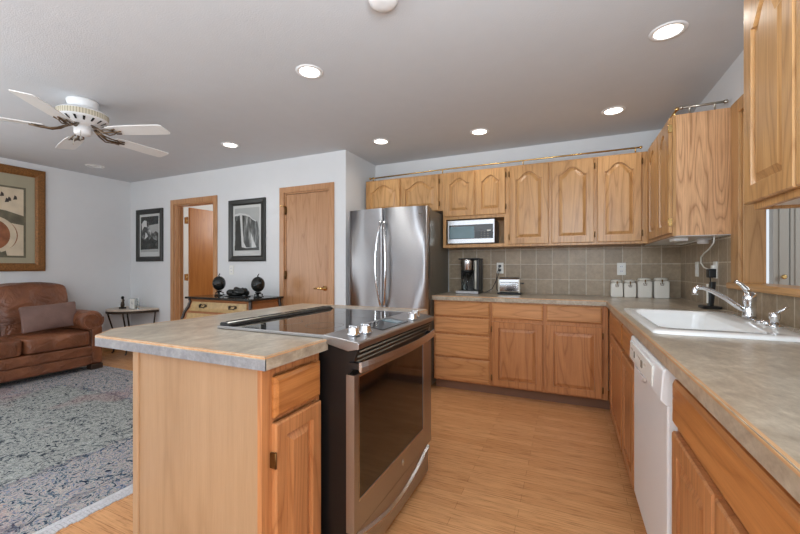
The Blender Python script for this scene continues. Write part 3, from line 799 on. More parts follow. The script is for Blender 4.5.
# dark neck under the panel
prof = [(-.74, .90), (-.700, .888), (-.712, .855), (-.728, .80), (-.74, .795)]
m = MB(); m.rings([[(x, y, z) for x, z in prof] for y in (RY0+.004, RY1-.004)], True, True)
nk = obj('vent_neck', m, 'black', t)
for q in range(3):
    z = .872-q*.020; x = -.702-q*.008
    obj('neck_slot', MB().tube([(x, RY0+.02, z), (x, RY1-.02, z)], .0035, 6), 'dark_side', nk)
# oven door: stainless frame around dark glass
DX0, DX1 = -.738, -.704; DZ0, DZ1 = .215, .792
DY0 = 1.160; WY0, WY1, WZ0, WZ1 = 1.196, 1.862, .325, .778
m = MB()
m.box(DX0, DX1, DY0, WY0, DZ0, DZ1); m.box(DX0, DX1, WY1, RY1+.002, DZ0, DZ1)
m.box(DX0, DX1, WY0, WY1, DZ0, WZ0); m.box(DX0, DX1, WY0, WY1, WZ1, DZ1)
dr = obj('oven_door', m, 'steel_warm', t)
obj('oven_window', MB().box(DX0+.004, DX1-.002, WY0, WY1, WZ0, WZ1), 'oven_glass', dr)
m = MB()
fr = [[(DX1+.0008, y, z) for y, z in ((WY0-i, WZ0-i), (WY1+i, WZ0-i), (WY1+i, WZ1+i), (WY0-i, WZ1+i))] for i in (.005, 0)]
m.rings(fr, False, False); obj('window_trim', m, 'chrome', dr)
# curved flat bar handle
n = 20; rs = []
for i in range(n+1):
    s = i/n; y = 1.168+(RY1-.012-1.168)*s; bow = .052*math.sin(math.pi*s)**.8
    x = -.690+bow*.55+.01; 
    rs.append([(x-.010, y, .806), (x, y, .802), (x+.003, y, .822), (x, y, .842), (x-.010, y, .838)])
m = MB(); m.rings(rs, True, True, False)
hd = obj('handle', m, 'steel', dr, bev=.0015)
for y in (1.185, RY1-.03): obj('handle_mount', MB().box(-.735, -.685, y-.012, y+.012, .812, .834), 'black', hd)
# emblem disc with a slanted flourish
obj('emblem', MB().lathe([(.014, 0), (.014, .002)], (DX1, 1.60, .272), 20, 'x').box(DX1, DX1+.004, 1.594, 1.600, .258, .288).box(DX1, DX1+.004, 1.600, 1.612, .268, .273), 'nickel', dr)
# storage drawer with curved lip
m = MB(); m.box(-.738, -.716, RY0, RY1-.012, .045, .198)
dw = obj('storage_drawer', m, 'steel_warm', t, bev=.003)
rs = []
for i in range(n+1):
    s = i/n; y = RY0+.01+(RY1-RY0-.035)*s; dz = .075*math.sin(math.pi*s)
    z = .190-dz
    rs.append([(-.717, y, z+.012), (-.700-.004, y, z+.004), (-.702, y, z-.002), (-.717, y, z-.016)])
m = MB(); m.rings(rs, True, True); obj('drawer_lip', m, 'steel', dw)

# ------------------------------------------------------------------ refrigerator
t = thing('refrigerator', 'stainless french-door refrigerator with long curved handles in the alcove', 'refrigerator', (-1.65, 3.66, 0))
FX0, FX1, FY = -2.085, -1.215, 3.40
obj('body', MB().box(FX0+.01, FX1-.008, FY, 4.03, .03, 1.752), 'dark_side', t, bev=.004)
for x in (FX0+.08, FX1-.08):
    for y in (FY+.06, 3.97): obj('foot', MB().lathe([(.02, 0), (.02, .03)], (x, y, 0), 12), 'black_matt', t)
xm = -1.662
def fdoor(x0, x1, z0, z1):
    m = MB(); K = 18; out = []
    for z in (z0, z1):
        ring = []
        for i in range(K+1):
            x = x0+(x1-x0)*i/K; s = (x-FX0)/(FX1-FX0)
            edge = min(x-x0, x1-x)
            bow = .045*(1-(2*s-1)**2)
            e = 0 if edge > .014 else (.014-math.sqrt(max(0, .014**2-(.014-edge)**2)))
            ring.append((x, 3.325-bow+e, z))
        ring += [(x1, FY-.004, z), (x0, FY-.004, z)]
        out.append(ring)
    m.rings(out, True, True)
    for i in range(len(m.f)-2): m.smooth.add(i)
    return m
obj('door_gap_shade', MB().box(xm-.0038, xm+.0038, 3.30, FY, .62, 1.765), 'black_matt', t)  # black strip added to paint the shade in the gap between the doors
for a, c, hx in ((FX0, xm-.004, xm-.042), (xm+.004, FX1, xm+.042)):
    d = obj('door', fdoor(a, c, .62, 1.772), 'fridge_steel', t)
    rs = []
    pts = []
    for i in range(17):
        s = i/16; z = .80+.84*s; b = math.sin(math.pi*s)
        side = -1 if hx < xm else 1
        pts.append((hx-side*.022+side*.036*b, 3.270-.050*b**.6, z))
    h = MB()
    for p in pts: rs.append([(p[0]-.011, p[1]+.009, p[2]), (p[0]+.011, p[1]+.009, p[2]), (p[0]+.013, p[1]-.004, p[2]), (p[0], p[1]-.013, p[2]), (p[0]-.013, p[1]-.004, p[2])])
    h.rings(rs, True, True, True)
    obj('handle', h, 'chrome', d)
d = obj('freezer_drawer', fdoor(FX0, FX1, .09, .612), 'fridge_steel', t)
obj('handle', MB().tube([(FX0+.08, 3.29, .54), (FX0+.10, 3.235, .54), (FX1-.10, 3.235, .54), (FX1-.08, 3.29, .54)], .012), 'chrome', d)
obj('hinge_cover', MB().box(FX1-.11, FX1-.02, 3.36, 3.50, 1.752, 1.774), 'dark_side', t, bev=.004)
obj('hinge_cover', MB().box(FX0+.02, FX0+.11, 3.36, 3.50, 1.752, 1.774), 'dark_side', t, bev=.004)
obj('badge', MB().box(-1.295, -1.255, 3.303, 3.3085, 1.695, 1.703), 'dark_side', t)

# ------------------------------------------------------------------ microwave
t = thing('microwave', 'stainless countertop microwave inside the open cabinet niche', 'microwave', (-.89, 3.86, 1.425))
MX0, MX1, MY, MZ0, MZ1 = -1.142, -.662, 3.735, 1.432, 1.668
obj('body', MB().box(MX0+.004, MX1-.004, MY+.02, 4.04, MZ0, MZ1-.004), 'dark_side', t, bev=.003)
for x in (MX0+.04, MX1-.04): obj('foot', MB().box(x-.012, x+.012, 3.80, 3.98, 1.4225, 1.4325), 'black_matt', t)
obj('front', MB().box(MX0, MX1, MY+.003, MY+.02, MZ0, MZ1), 'steel', t, bev=.003)
obj('glass_panel', MB().box(MX0+.018, MX1-.012, MY-.001, MY+.003, MZ0+.045, MZ1-.048), 'black_glass', t)
obj('window', MB().box(MX0+.024, -.862, MY-.003, MY-.001, MZ0+.052, MZ1-.065), 'screen', t)
for k in range(3):
    for j in range(4): obj('button', MB().box(-.80+k*.032, -.782+k*.032, MY-.0025, MY-.001, MZ0+.052+j*.018, MZ0+.057+j*.018), 'dark_side', t)
obj('clock_display', MB().box(-.735, -.70, MY-.0025, MY-.001, 1.552, 1.560), 'nickel', t)

# ------------------------------------------------------------------ sink and faucet
t = thing('kitchen_sink', 'white enamel drop-in sink in the right worktop', 'sink', (.59, 2.29, .914))
OX0, OX1, OYa, OYb = .318, .872, 1.812, 2.765
BX0, BX1, BYa, BYb = .372, .715, 1.925, 2.70
def rr(x0, x1, y0, y1, r, z, k=6):
    pts = []
    for cx, cy, a0 in ((x1-r, y1-r, 0), (x0+r, y1-r, 90), (x0+r, y0+r, 180), (x1-r, y0+r, 270)):
        for i in range(k+1):
            a = R(a0+90*i/k); pts.append((cx+r*math.cos(a), cy+r*math.sin(a), z))
    return pts
m = MB()
m.rings([rr(OX0, OX1, OYa, OYb, .03, .9145), rr(OX0, OX1, OYa, OYb, .03, .921), rr(OX0+.008, OX1-.008, OYa+.008, OYb-.008, .03, .9275),
         rr(BX0-.012, BX1+.012, BYa-.012, BYb+.012, .06, .9275), rr(BX0, BX1, BYa, BYb, .055, .920), rr(BX0+.006, BX1-.006, BYa+.006, BYb-.006, .05, .90),
         rr(BX0+.02, BX1-.02, BYa+.02, BYb-.02, .05, .76), rr(BX0+.06, BX1-.06, BYa+.06, BYb-.06, .04, .735)], False, True, True)
obj('basin', m, 'white_gloss', t)
obj('drain', MB().lathe([(.04, 0), (.035, .003), (.01, .002)], (.54, 2.3, .7355), 20), 'chrome', t)
t = thing('kitchen_faucet', 'chrome single-lever faucet on the sink deck, long spout over the bowl', 'faucet', (.815, 2.385, .9275))
m = MB(); m.rings([rr(.79, .845, 2.25, 2.53, .026, .928), rr(.79, .845, 2.25, 2.53, .026, .936), rr(.796, .839, 2.256, 2.524, .02, .940)], True, True)
obj('base_plate', m, 'chrome', t)
obj('faucet_body', MB().lathe([(.028, .938), (.028, .952), (.026, .956), (.026, 1.01), (.028, 1.016), (.028, 1.042), (.022, 1.058), (.008, 1.066)], (.815, 2.385, 0), 24), 'chrome', t)
s = MB(); s.tube([(.808, 2.385, .965), (.77, 2.385, .990), (.72, 2.38, 1.030), (.67, 2.375, 1.062), (.63, 2.372, 1.080), (.605, 2.37, 1.083), (.594, 2.37, 1.070)], [.013, .0125, .0115, .011, .011, .012, .013], 12)
sp = obj('spout', s, 'chrome', t)
obj('aerator', MB().lathe([(.013, 1.045), (.014, 1.05), (.014, 1.074), (.010, 1.082)], (.594, 2.37, 0), 16), 'chrome', sp)
s = MB(); s.tube([(.812, 2.385, 1.056), (.800, 2.387, 1.080), (.782, 2.391, 1.102), (.762, 2.394, 1.116)], [.015, .012, .009, .009], 12)
obj('lever', s, 'chrome', t)
t = thing('side_sprayer', 'small chrome sprayer with thin lever at the near end of the sink deck', 'sprayer', (.812, 2.13, .9275))
obj('flange', MB().lathe([(.03, .928), (.03, .932), (.02, .938)], (.812, 2.13, 0), 20), 'chrome', t)
obj('spray_head', MB().lathe([(.014, .938), (.015, .955), (.019, .962), (.019, .985), (.012, .992)], (.812, 2.13, 0), 18), 'chrome', t)
obj('lever', MB().tube([(.812, 2.13, .985), (.83, 2.12, 1.0), (.848, 2.108, 1.018)], [.006, .005, .004]), 'chrome', t)
t = thing('air_gap_cap', 'low chrome cap between faucet and sprayer on the sink deck', 'cap', (.812, 2.205, .9275))
obj('cap', MB().lathe([(.022, .928), (.022, .938), (.016, .946), (.006, .948)], (.812, 2.205, 0), 20), 'chrome', t)

# ------------------------------------------------------------------ small appliances and jars
coffee = t = thing('coffee_maker', 'black and steel drip coffee maker with glass carafe on the back worktop', 'coffee maker', (-.94, 3.90, .914))
cx, cy = -.945, 3.87
obj('base', MB().box(cx-.12, cx+.12, cy-.10, cy+.12, .915, .948), 'black', t, bev=.01)
obj('control_strip', MB().box(cx-.118, cx+.118, cy-.112, cy-.098, .918, .946), 'steel_warm', t, bev=.003)
obj('tower', MB().box(cx-.10, cx+.12, cy+.035, cy+.12, .948, 1.27), 'black', t, bev=.008)
obj('side_trim', MB().box(cx+.085, cx+.115, cy-.06, cy+.035, .95, 1.27), 'black', t, bev=.006)
obj('water_window', MB().box(cx+.05, cx+.083, cy+.02, cy+.034, .96, 1.26), 'nickel', t)
obj('brew_basket', MB().lathe([(.058, 1.150), (.066, 1.165), (.070, 1.25), (.070, 1.272)], (cx-.015, cy-.02, 0), 28), 'steel', t)
obj('lid', MB().box(cx-.10, cx+.12, cy-.075, cy+.12, 1.268, 1.282), 'black', t, bev=.005)
obj('basket_rim', MB().lathe([(.06, 1.135), (.068, 1.14), (.068, 1.152), (.06, 1.155)], (cx-.015, cy-.02, 0), 28), 'black', t)
g = obj('carafe', MB().lathe([(.05, .950), (.062, .965), (.066, 1.02), (.056, 1.08), (.046, 1.11)], (cx-.015, cy-.025, 0), 28), 'clear', t)
obj('carafe_band', MB().lathe([(.0475, 1.105), (.050, 1.11), (.050, 1.128), (.03, 1.133)], (cx-.015, cy-.025, 0), 28), 'black', g)
obj('carafe_handle', MB().tube([(cx-.005, cy-.075, 1.115), (cx+.0, cy-.112, 1.11), (cx+.0, cy-.125, 1.05), (cx-.0, cy-.11, .99), (cx-.005, cy-.088, .975)], .008), 'black', g)
toast = t = thing('toaster', 'chrome two-slice toaster with black base on the back worktop', 'toaster', (-.535, 3.91, .914))
tx0, tx1, ty0, ty1 = -.655, -.425, 3.84, 3.98
obj('base', MB().box(tx0, tx1, ty0, ty1, .915, .932), 'black', t, bev=.004)
obj('shell', MB().box(tx0+.006, tx1-.006, ty0+.006, ty1-.006, .932, 1.078), 'chrome', t, bev=.018, seg=3)
obj('top_panel', MB().box(tx0+.02, tx1-.02, ty0+.025, ty1-.025, 1.072, 1.083), 'black', t, bev=.003)
for x in (tx0+.012, tx1-.022): obj('front_post', MB().box(x, x+.010, ty0-.002, ty0+.008, .935, 1.072), 'nickel', t)
obj('slot_trim', MB().box(tx0+.03, tx1-.03, ty0+.002, ty0+.006, 1.035, 1.042), 'dark_side', t)
obj('lever', MB().box(tx1-.004, tx1+.022, 3.895, 3.92, 1.02, 1.035), 'black', t, bev=.003)
def outlet(loc, face, label, plug=False):
    x, y, z = loc
    t = thing('wall_outlet', label, 'outlet', loc)
    if face == 'back':
        obj('cover_plate', MB().box(x-.036, x+.036, y-.006, y, z-.058, z+.058), 'plastic_white', t, bev=.002)
        for dz in (-.022, .022): obj('socket', MB().box(x-.015, x+.015, y-.009, y-.006, z+dz-.014, z+dz+.014), 'white', t, bev=.002)
        for dz in (-.022, .022): obj('slot', MB().box(x-.007, x-.004, y-.0095, y-.009, z+dz-.005, z+dz+.006).box(x+.004, x+.007, y-.0095, y-.009, z+dz-.005, z+dz+.006), 'black_matt', t)
    else:
        obj('cover_plate', MB().box(x-.006, x, y-.036, y+.036, z-.058, z+.058), 'plastic_white', t, bev=.002)
        for dz in (-.022, .022): obj('socket', MB().box(x-.009, x-.006, y-.015, y+.015, z+dz-.014, z+dz+.014), 'white', t, bev=.002)
    return t
outlet((.46, YB-.0105, 1.172), 'back', 'white double outlet on the tiles above the cream canisters')
outlet((-.665, YB-.0105, 1.18), 'back', 'white double outlet on the tiles behind the toaster, plugs in it')
outlet((XR-.0105, 3.615, 1.172), 'right', 'white outlet on the right tiles nearer the room corner')
outlet((XR-.0105, 3.215, 1.168), 'right', 'white outlet on the right tiles above the phone, adapter in it')
outlet((-3.865, YD-.0005, 1.155), 'back', 'small white outlet plate on the living room wall above the chest')
for i, (dz, lab, pts) in enumerate(((.022, 'black cord and plug from upper socket to the toaster', [(-.66, 4.05, 1.19), (-.69, 4.04, 1.12), (-.70, 4.04, 1.02), (-.69, 4.03, .95), (-.65, 3.99, .922)]),
                 (-.022, 'black cord and plug from lower socket to the coffee maker', [(-.66, 4.05, 1.15), (-.685, 4.045, 1.08), (-.74, 4.04, .96), (-.80, 4.03, .922), (-.835, 4.02, .922)]))):
    t = toast if i == 0 else coffee
    cd = obj('power_cord', MB().tube([(-.665, 4.055, 1.18+dz)]+pts[1:], .0035, 8), 'black', t)
    obj('plug', MB().box(-.678, -.652, 4.052, 4.080, 1.18+dz-.012, 1.18+dz+.012), 'black', cd, bev=.003)
# canisters
def canister(x, y, w, h, label):
    t = thing('canister', label, 'canister', (x, y, .914), 'cream ceramic canisters in the corner')
    z = .915
    b = MB()
    b.rings([rr(x-w+i, x+w-i, y-w+i, y+w-i, .012, zz, 3) for i, zz in ((.004, z), (0, z+.006), (0, z+h-.012), (.006, z+h-.004), (.014, z+h))], True, True)
    obj('jar', b, 'ceramic', t)
    l = obj('lid', MB().lathe([(w-.010, z+h), (w-.004, z+h+.003), (w-.004, z+h+.014), (w-.010, z+h+.022), (w-.03, z+h+.026)], (x, y, 0), 28), 'ceramic', t)
    obj('gasket', MB().lathe([(w-.003, z+h-.003), (w-.001, z+h-.001), (w-.001, z+h+.003), (w-.003, z+h+.005)], (x, y, 0), 28), 'nickel', t)
    c = MB(); c.tube([(x+.0, y-w-.002, z+h+.006), (x+.0, y-w-.008, z+h-.01), (x+.0, y-w-.006, z+h-.030)], .003, 8)
    c.tube([(x-.012, y-w-.003, z+h-.02), (x-.010, y-w-.006, z+h-.040), (x+.010, y-w-.006, z+h-.040), (x+.012, y-w-.003, z+h-.02)], .0025, 6)
    c.box(x-.005, x+.005, y-w-.008, y-w-.003, z+h-.012, z+h+.010)
    obj('clasp', c, 'dark_brass', t)
for a in ((.408, 3.98, .050, .135, 'square cream lidded canister at the left end of the row of four'),
          (.512, 3.98, .048, .135, 'small square cream canister, second from the left of the row of four'),
          (.625, 3.98, .056, .152, 'taller square cream canister, third from the left of the row'),
          (.750, 3.98, .058, .155, 'widest square cream canister, nearest the room corner')):
    canister(*a)
# cordless phone and adapter
t = thing('cordless_phone', 'slim black phone standing in its charging base on the right worktop', 'phone', (.82, 3.12, .914))
obj('charging_base', MB().box(.80, .905, 3.03, 3.14, .915, .932), 'black', t, bev=.008)
m = MB(); m.rings([rr(.845+.012*s-.014, .845+.012*s+.014, 3.12-.02, 3.12+.02, .006, .93+.16*s, 3) for s in (0, .5, 1)], True, True)
m.v = [(x+.01, y-.035, z) for x, y, z in m.v]
h = obj('handset', m, 'black', t)
obj('screen_strip', MB().box(.846-.011, .846-.004, 3.077, 3.093, .95, 1.075), 'plastic_white', h)
t = thing('power_adapter', 'black plug-in adapter in the right wall outlet above the phone', 'adapter', (.9, 3.215, 1.13))
obj('housing', MB().box(.875, .9205, 3.185, 3.245, 1.115, 1.175), 'black', t, bev=.006)
obj('cord', MB().tube([(.885, 3.20, 1.118), (.89, 3.17, 1.02), (.88, 3.16, .95), (.87, 3.16, .928)], .003, 8), 'black', t)
# under-cabinet light, puck and cords
t = thing('undercabinet_light', 'slim white light fixture under the right wall cabinet', 'light', (.72, 3.35, 1.36))
obj('housing', MB().box(.66, .74, 3.10, 3.22, 1.366, 1.3875), 'white', t, bev=.004)
obj('lamp_cord', MB().tube([(.70, 3.22, 1.375), (.73, 3.40, 1.372), (.76, 3.52, 1.362), (.81, 3.42, 1.368), (.85, 3.32, 1.378)], .004, 8), 'plastic_white', t)
t = thing('undercabinet_puck', 'white junction puck under the right wall cabinet near the tiles', 'light', (.86, 3.25, 1.36))
obj('housing', MB().lathe([(.03, 1.350), (.034, 1.358), (.034, 1.384), (.03, 1.387)], (.86, 3.25, 0), 20).box(.82, .90, 3.22, 3.28, 1.378, 1.3875), 'white', t)
t = thing('white_cord', 'white cord looping from the wall cabinet down to the outlet', 'cord', (.9, 3.1, 1.2))
obj('cord', MB().tube([(.86, 3.03, 1.386), (.862, 3.05, 1.345), (.872, 3.17, 1.31), (.885, 3.33, 1.285), (.895, 3.43, 1.26), (.90, 3.45, 1.22), (.905, 3.40, 1.185), (.905, 3.30, 1.172), (.91, 3.235, 1.172)], .005, 8), 'plastic_white', t)
obj('plug', MB().box(.897, .9145, 3.205, 3.235, 1.176, 1.200), 'plastic_white', t, bev=.003)

# ------------------------------------------------------------------ gallery rails on the cabinets
def rail(name, label, pts, posts, mat):
    t = thing(name, label, 'rail', (pts[0][0], pts[0][1], ZU1))
    obj('rod', MB().tube(pts, .008, 10), mat, t)
    for p in (pts[0], pts[-1]): obj('finial', MB().ball(p, .013), mat, t)
    for x, y in posts:
        obj('post', MB().lathe([(.012, ZU1+.0005), (.012, ZU1+.005), (.006, ZU1+.008), (.006, ZU1+.048), (.010, ZU1+.052)], (x, y, 0), 12), mat, t)
ZR = ZU1+.052
rail('gallery_rail', 'long brass gallery rail along the tops of the back cabinets', [(-2.10, 3.815, ZR-.012), (-1.2, 3.815, ZR), (-.3, 3.815, ZR), (.575, 3.815, ZR)],
     [(-2.06, 3.815), (-1.22, 3.815), (-.40, 3.815), (.535, 3.815)], 'brass')
rail('gallery_rail', 'brass gallery rail running back along the right cabinet top', [(.655, 3.75, ZR), (.655, 3.0, ZR)], [(.655, 3.7), (.655, 3.06)], 'brass')
rail('gallery_rail', 'short nickel gallery rail across the end of the right cabinet top', [(.675, 2.985, ZR), (.905, 2.985, ZR)], [(.72, 2.985), (.85, 2.985)], 'nickel')

# ------------------------------------------------------------------ ceiling lights, detector
LS = [(-1.525, 1.96, 'recessed ceiling light over the island'), (-3.178, 2.79, 'recessed ceiling light in front of the two oak doors'),
      (-1.713, 3.335, 'recessed ceiling light in front of the refrigerator'), (-.753, 3.475, 'recessed ceiling light above the microwave cabinet'),
      (.333, 3.455, 'recessed ceiling light above the canister corner'), (.488, 2.414, 'recessed ceiling light over the sink, largest in the view')]
proto = None
for i, (x, y, lab) in enumerate(LS):
    if proto is None:
        proto = t = thing('recessed_light', lab, 'ceiling light', (x, y, ZC), 'recessed ceiling lights')
        obj('trim_ring', MB().lathe([(.064, ZC-.0005), (.066, ZC-.006), (.085, ZC-.005), (.088, ZC-.0005)], (x, y, 0), 32, cap0=False, cap1=False), 'white', t)
        obj('lamp', MB().lathe([(.064, ZC-.0005), (.062, ZC-.004), (.01, ZC-.006)], (x, y, 0), 32), 'can_glow', t)
    else:
        c = copy_tree(proto); c.location = (x, y, ZC); c['label'] = lab
    ld = bpy.data.lights.new('lamp_light', 'AREA'); ld.shape = 'DISK'; ld.size = .12; ld.energy = 2.2; ld.color = (1.0, .97, .92); ld.spread = R(150)
    lo = bpy.data.objects.new('lamp_light', ld); COL.objects.link(lo); lo.location = (x, y, ZC-.02)
t = thing('ceiling_speaker', 'small dim round fixture on the ceiling beyond the fan', 'ceiling light', (-5.38, 2.68, ZC))
obj('trim_ring', MB().lathe([(.075, ZC-.0005), (.075, ZC-.006), (.095, ZC-.005), (.098, ZC-.0005)], (-5.38, 2.68, 0), 28, cap0=False, cap1=False), 'white', t)
obj('cover', MB().lathe([(.075, ZC-.0005), (.074, ZC-.004), (.01, ZC-.005)], (-5.38, 2.68, 0), 28), 'white_gloss', t)
t = thing('smoke_detector', 'white round smoke detector at the top edge of the view', 'smoke detector', (-.79, 1.56, ZC))
obj('mounting_ring', MB().lathe([(.072, ZC-.0005), (.072, ZC-.012)], (-.79, 1.56, 0), 32), 'white', t)
obj('housing', MB().lathe([(.066, ZC-.012), (.064, ZC-.03), (.05, ZC-.038), (.02, ZC-.04)], (-.79, 1.56, 0), 32), 'white', t)

# ------------------------------------------------------------------ ceiling fan
FXc, FYc = -3.372, 1.60
t = thing('ceiling_fan', 'white five-blade ceiling fan with bronze blade brackets', 'ceiling fan', (FXc, FYc, ZC))
obj('canopy', MB().lathe([(.095, ZC-.001), (.10, ZC-.012), (.088, ZC-.05), (.08, ZC-.075)], (FXc, FYc, 0), 32), 'white', t)
mh = obj('motor_housing', MB().lathe([(.08, ZC-.07), (.135, ZC-.078), (.156, ZC-.092), (.160, ZC-.100)], (FXc, FYc, 0), 40, cap1=False)
    .lathe([(.158, ZC-.137), (.152, ZC-.148), (.122, ZC-.160), (.10, ZC-.185), (.06, ZC-.195)], (FXc, FYc, 0), 40, cap0=False), 'white', t)
obj('ribbed_band', MB().lathe([(.158, ZC-.098), (.1595, ZC-.118), (.158, ZC-.138)], (FXc, FYc, 0), 48, cap0=False, cap1=False), 'cream_rib', mh)
for k in range(16):
    a = 2*math.pi*k/16; c1, s1 = math.cos(a), math.sin(a)
    m = MB(); p = lambda r, z, w: (FXc+c1*r-s1*w, FYc+s1*r+c1*w, z)
    m.add([p(.146, ZC-.1515, -.008), p(.146, ZC-.1515, .008), p(.112, ZC-.172, .006), p(.112, ZC-.172, -.006)], [(0, 1, 2, 3)])
    obj('vent_opening', m, 'black_matt', mh)
obj('switch_housing', MB().lathe([(.055, ZC-.19), (.055, ZC-.245), (.05, ZC-.256), (.02, ZC-.262)], (FXc, FYc, 0), 28), 'white', t)
for dx, L in ((.045, .07), (-.04, .09)):
    obj('pull_chain', MB().tube([(FXc+dx, FYc-.035, ZC-.24), (FXc+dx*1.2, FYc-.04, ZC-.25-L)], .002, 6), 'nickel', t)
for k in range(5):
    a = R(21+72*k); c1, s1 = math.cos(a), math.sin(a)
    def Pb(r, w, z):     # pitched blade
        return (FXc+c1*r-s1*w, FYc+s1*r+c1*w, z-w*.15)
    zb = ZC-.232
    outl = [(.215, -.050), (.30, -.062), (.50, -.068), (.640, -.066), (.655, -.052), (.655, .052), (.640, .066), (.50, .068), (.30, .062), (.215, .050)]
    m = MB(); n = len(outl)
    m.add([Pb(r, w, zb) for r, w in outl]+[Pb(r, w, zb+.006) for r, w in outl], [tuple(range(n))[::-1], tuple(range(n, 2*n))]+[(i, (i+1) % n, n+(i+1) % n, n+i) for i in range(n)])
    bl = obj('blade', m, 'blade', t)
    m = MB()
    for s in (-1, 1):
        m.tube([Pb(.08, s*.012, zb+.040), Pb(.13, s*.022, zb+.004), Pb(.18, s*.040, zb-.012), Pb(.225, s*.034, zb-.008), Pb(.255, s*.012, zb-.006), Pb(.245, s*.030, zb-.008), Pb(.28, s*.036, zb-.005)], [.006, .006, .005, .005, .0045, .0045, .005], 8)
    m.tube([Pb(.08, 0, zb+.036), Pb(.17, 0, zb-.012), Pb(.235, 0, zb-.010), Pb(.30, 0, zb-.005)], [.010, .008, .008, .006], 8)
    obj('blade_bracket', m, 'bronze', bl)

# ------------------------------------------------------------------ wall pictures
def frame_ring(mb, T, u0, u1, z0, z1, w, d):
    L = []
    for i, dd in ((0, .001), (0, d*.8), (w*.18, d), (w*.75, d*.8), (w, d*.45), (w, .001)):
        L.append([(u0+i, dd, z0+i), (u1-i, dd, z0+i), (u1-i, dd, z1-i), (u0+i, dd, z1-i)])
    mb.rings(L, False, False)
def flat_poly(T, pts, d, th=.0006):
    m = MB(T); n = len(pts)
    m.add([(a, d, b) for a, b in pts]+[(a, d+th, b) for a, b in pts], [tuple(range(n))[::-1], tuple(range(n, 2*n))]+[(i, (i+1) % n, n+(i+1) % n, n+i) for i in range(n)])
    return m
T = T_back(YD-.0005)
def framed_print(u0, u1, z0, z1, label, kind):
    t = thing('framed_photograph', label, 'picture', ((u0+u1)/2, YD, z0))
    m = MB(T); frame_ring(m, T, u0, u1, z0, z1, .07, .028); obj('frame', m, 'frame_black', t)
    obj('mat_board', MB(T).box(u0+.062, u1-.062, .003, .008, z0+.062, z1-.062), 'mat_grey', t)
    a0, a1, b0, b1 = u0+.098, u1-.098, z0+.135, z1-.105
    def q(s, v): return (a0+(a1-a0)*s, b0+(b1-b0)*v)
    pr = obj('print', MB(T).box(a0, a1, .0085, .0095, b0, b1), 'print_sky', t)
    if kind == 'cliff':
        obj('cliff', flat_poly(T, [q(0, .1), q(1, .05), q(1, .45), q(.93, .66), q(.86, .68), q(.72, .72), q(.6, .80), q(.45, .84), q(.32, .83), q(.22, .87), q(.1, .86), q(0, .80)], .0097), 'cliff', pr)
        obj('shadow_face', flat_poly(T, [q(.02, .12), q(.30, .06), q(.26, .5), q(.24, .76), q(.05, .7)], .0105), 'print_dark', pr)
        obj('snow_streak', flat_poly(T, [q(.30, .02), q(.52, .02), q(.37, .2), q(.33, .55), q(.31, .84), q(.22, .85), q(.26, .5)], .0113), 'print_white', pr)
        obj('snow_streak', flat_poly(T, [q(.70, .03), q(.92, .03), q(.80, .2), q(.66, .42), q(.70, .2)], .0113), 'print_white', pr)
        obj('snow_cap', flat_poly(T, [q(.0, .83), q(.12, .82), q(.25, .84), q(.45, .82), q(.62, .78), q(.74, .71), q(.88, .66), q(.86, .69), q(.72, .74), q(.6, .82), q(.45, .86), q(.22, .89), q(0, .86)], .0113), 'print_white', pr)
        obj('foreground', flat_poly(T, [q(0, 0), q(1, 0), q(1, .07), q(.5, .05), q(0, .12)], .0120), 'print_dark', pr)
    else:
        obj('dark_sky', flat_poly(T, [q(0, .72), q(1, .78), q(1, 1), q(0, 1)], .0097), 'print_dark', pr)
        obj('peaks', flat_poly(T, [q(0, .05), q(1, .05), q(1, .52), q(.86, .58), q(.70, .52), q(.55, .62), q(.42, .88), q(.30, .94), q(.18, .90), q(0, .80)], .0105), 'peaks', pr)
        obj('snow_face', flat_poly(T, [q(.08, .62), q(.20, .72), q(.36, .70), q(.34, .88), q(.20, .90), q(.05, .80)], .0113), 'print_white', pr)
        obj('snow_gully', flat_poly(T, [q(.22, .36), q(.42, .44), q(.36, .52), q(.28, .56), q(.26, .46)], .0113), 'print_white', pr)
        obj('forest', flat_poly(T, [q(0, .04), q(1, .04), q(1, .30), q(.8, .34), q(.62, .42), q(.5, .34), q(.34, .30), q(.16, .36), q(0, .44)], .0120), 'print_dark', pr)
        obj('valley', flat_poly(T, [q(0, 0), q(1, 0), q(1, .08), q(0, .07)], .0128), 'print_sky', pr)
framed_print(-5.775, -5.185, 1.275, 2.025, 'black-framed grey mountain photograph left of the open door', 'peaks')
framed_print(-3.900, -3.300, 1.262, 2.025, 'larger black-framed snowy cliff photograph above the chest', 'cliff')
T = lambda u, w, z: (XL+w, u, z)
t = thing('framed_painting', 'large painting in a wide mottled gilt frame over the sofa', 'painting', (XL, 1.7, 1.14))
u0, u1, z0, z1 = .98, 2.415, 1.143, 2.375
m = MB(T); frame_ring(m, T, u0, u1, z0, z1, .095, .035); obj('frame', m, 'gilt', t)
obj('mat_board', MB(T).box(u0+.085, u1-.085, .003, .009, z0+.085, z1-.085), 'mat_green', t)
obj('mat_panel', MB(T).box(u1-.215, u1-.095, .0092, .0098, z0+.095, 1.80), 'art_cream' if 0 else 'mat_green', t)
a0, a1, b0, b1 = u0+.21, 2.215, 1.325, 2.115
obj('mat_lip', MB(T).box(a0-.022, a1+.022, .0095, .0115, b0-.022, b1+.022), 'art_olive', t)
pc = obj('canvas', MB(T).box(a0, a1, .012, .0135, b0, b1), 'art_cream', t)
def q(s, v): return (a0+(a1-a0)*s, b0+(b1-b0)*v)
obj('hill', flat_poly(T, [q(0, .50), q(.5, .52), q(.8, .5), q(1, .46), q(1, .60), q(.85, .66), q(.6, .70), q(.3, .66), q(0, .72)], .0137), 'art_olive', pc)
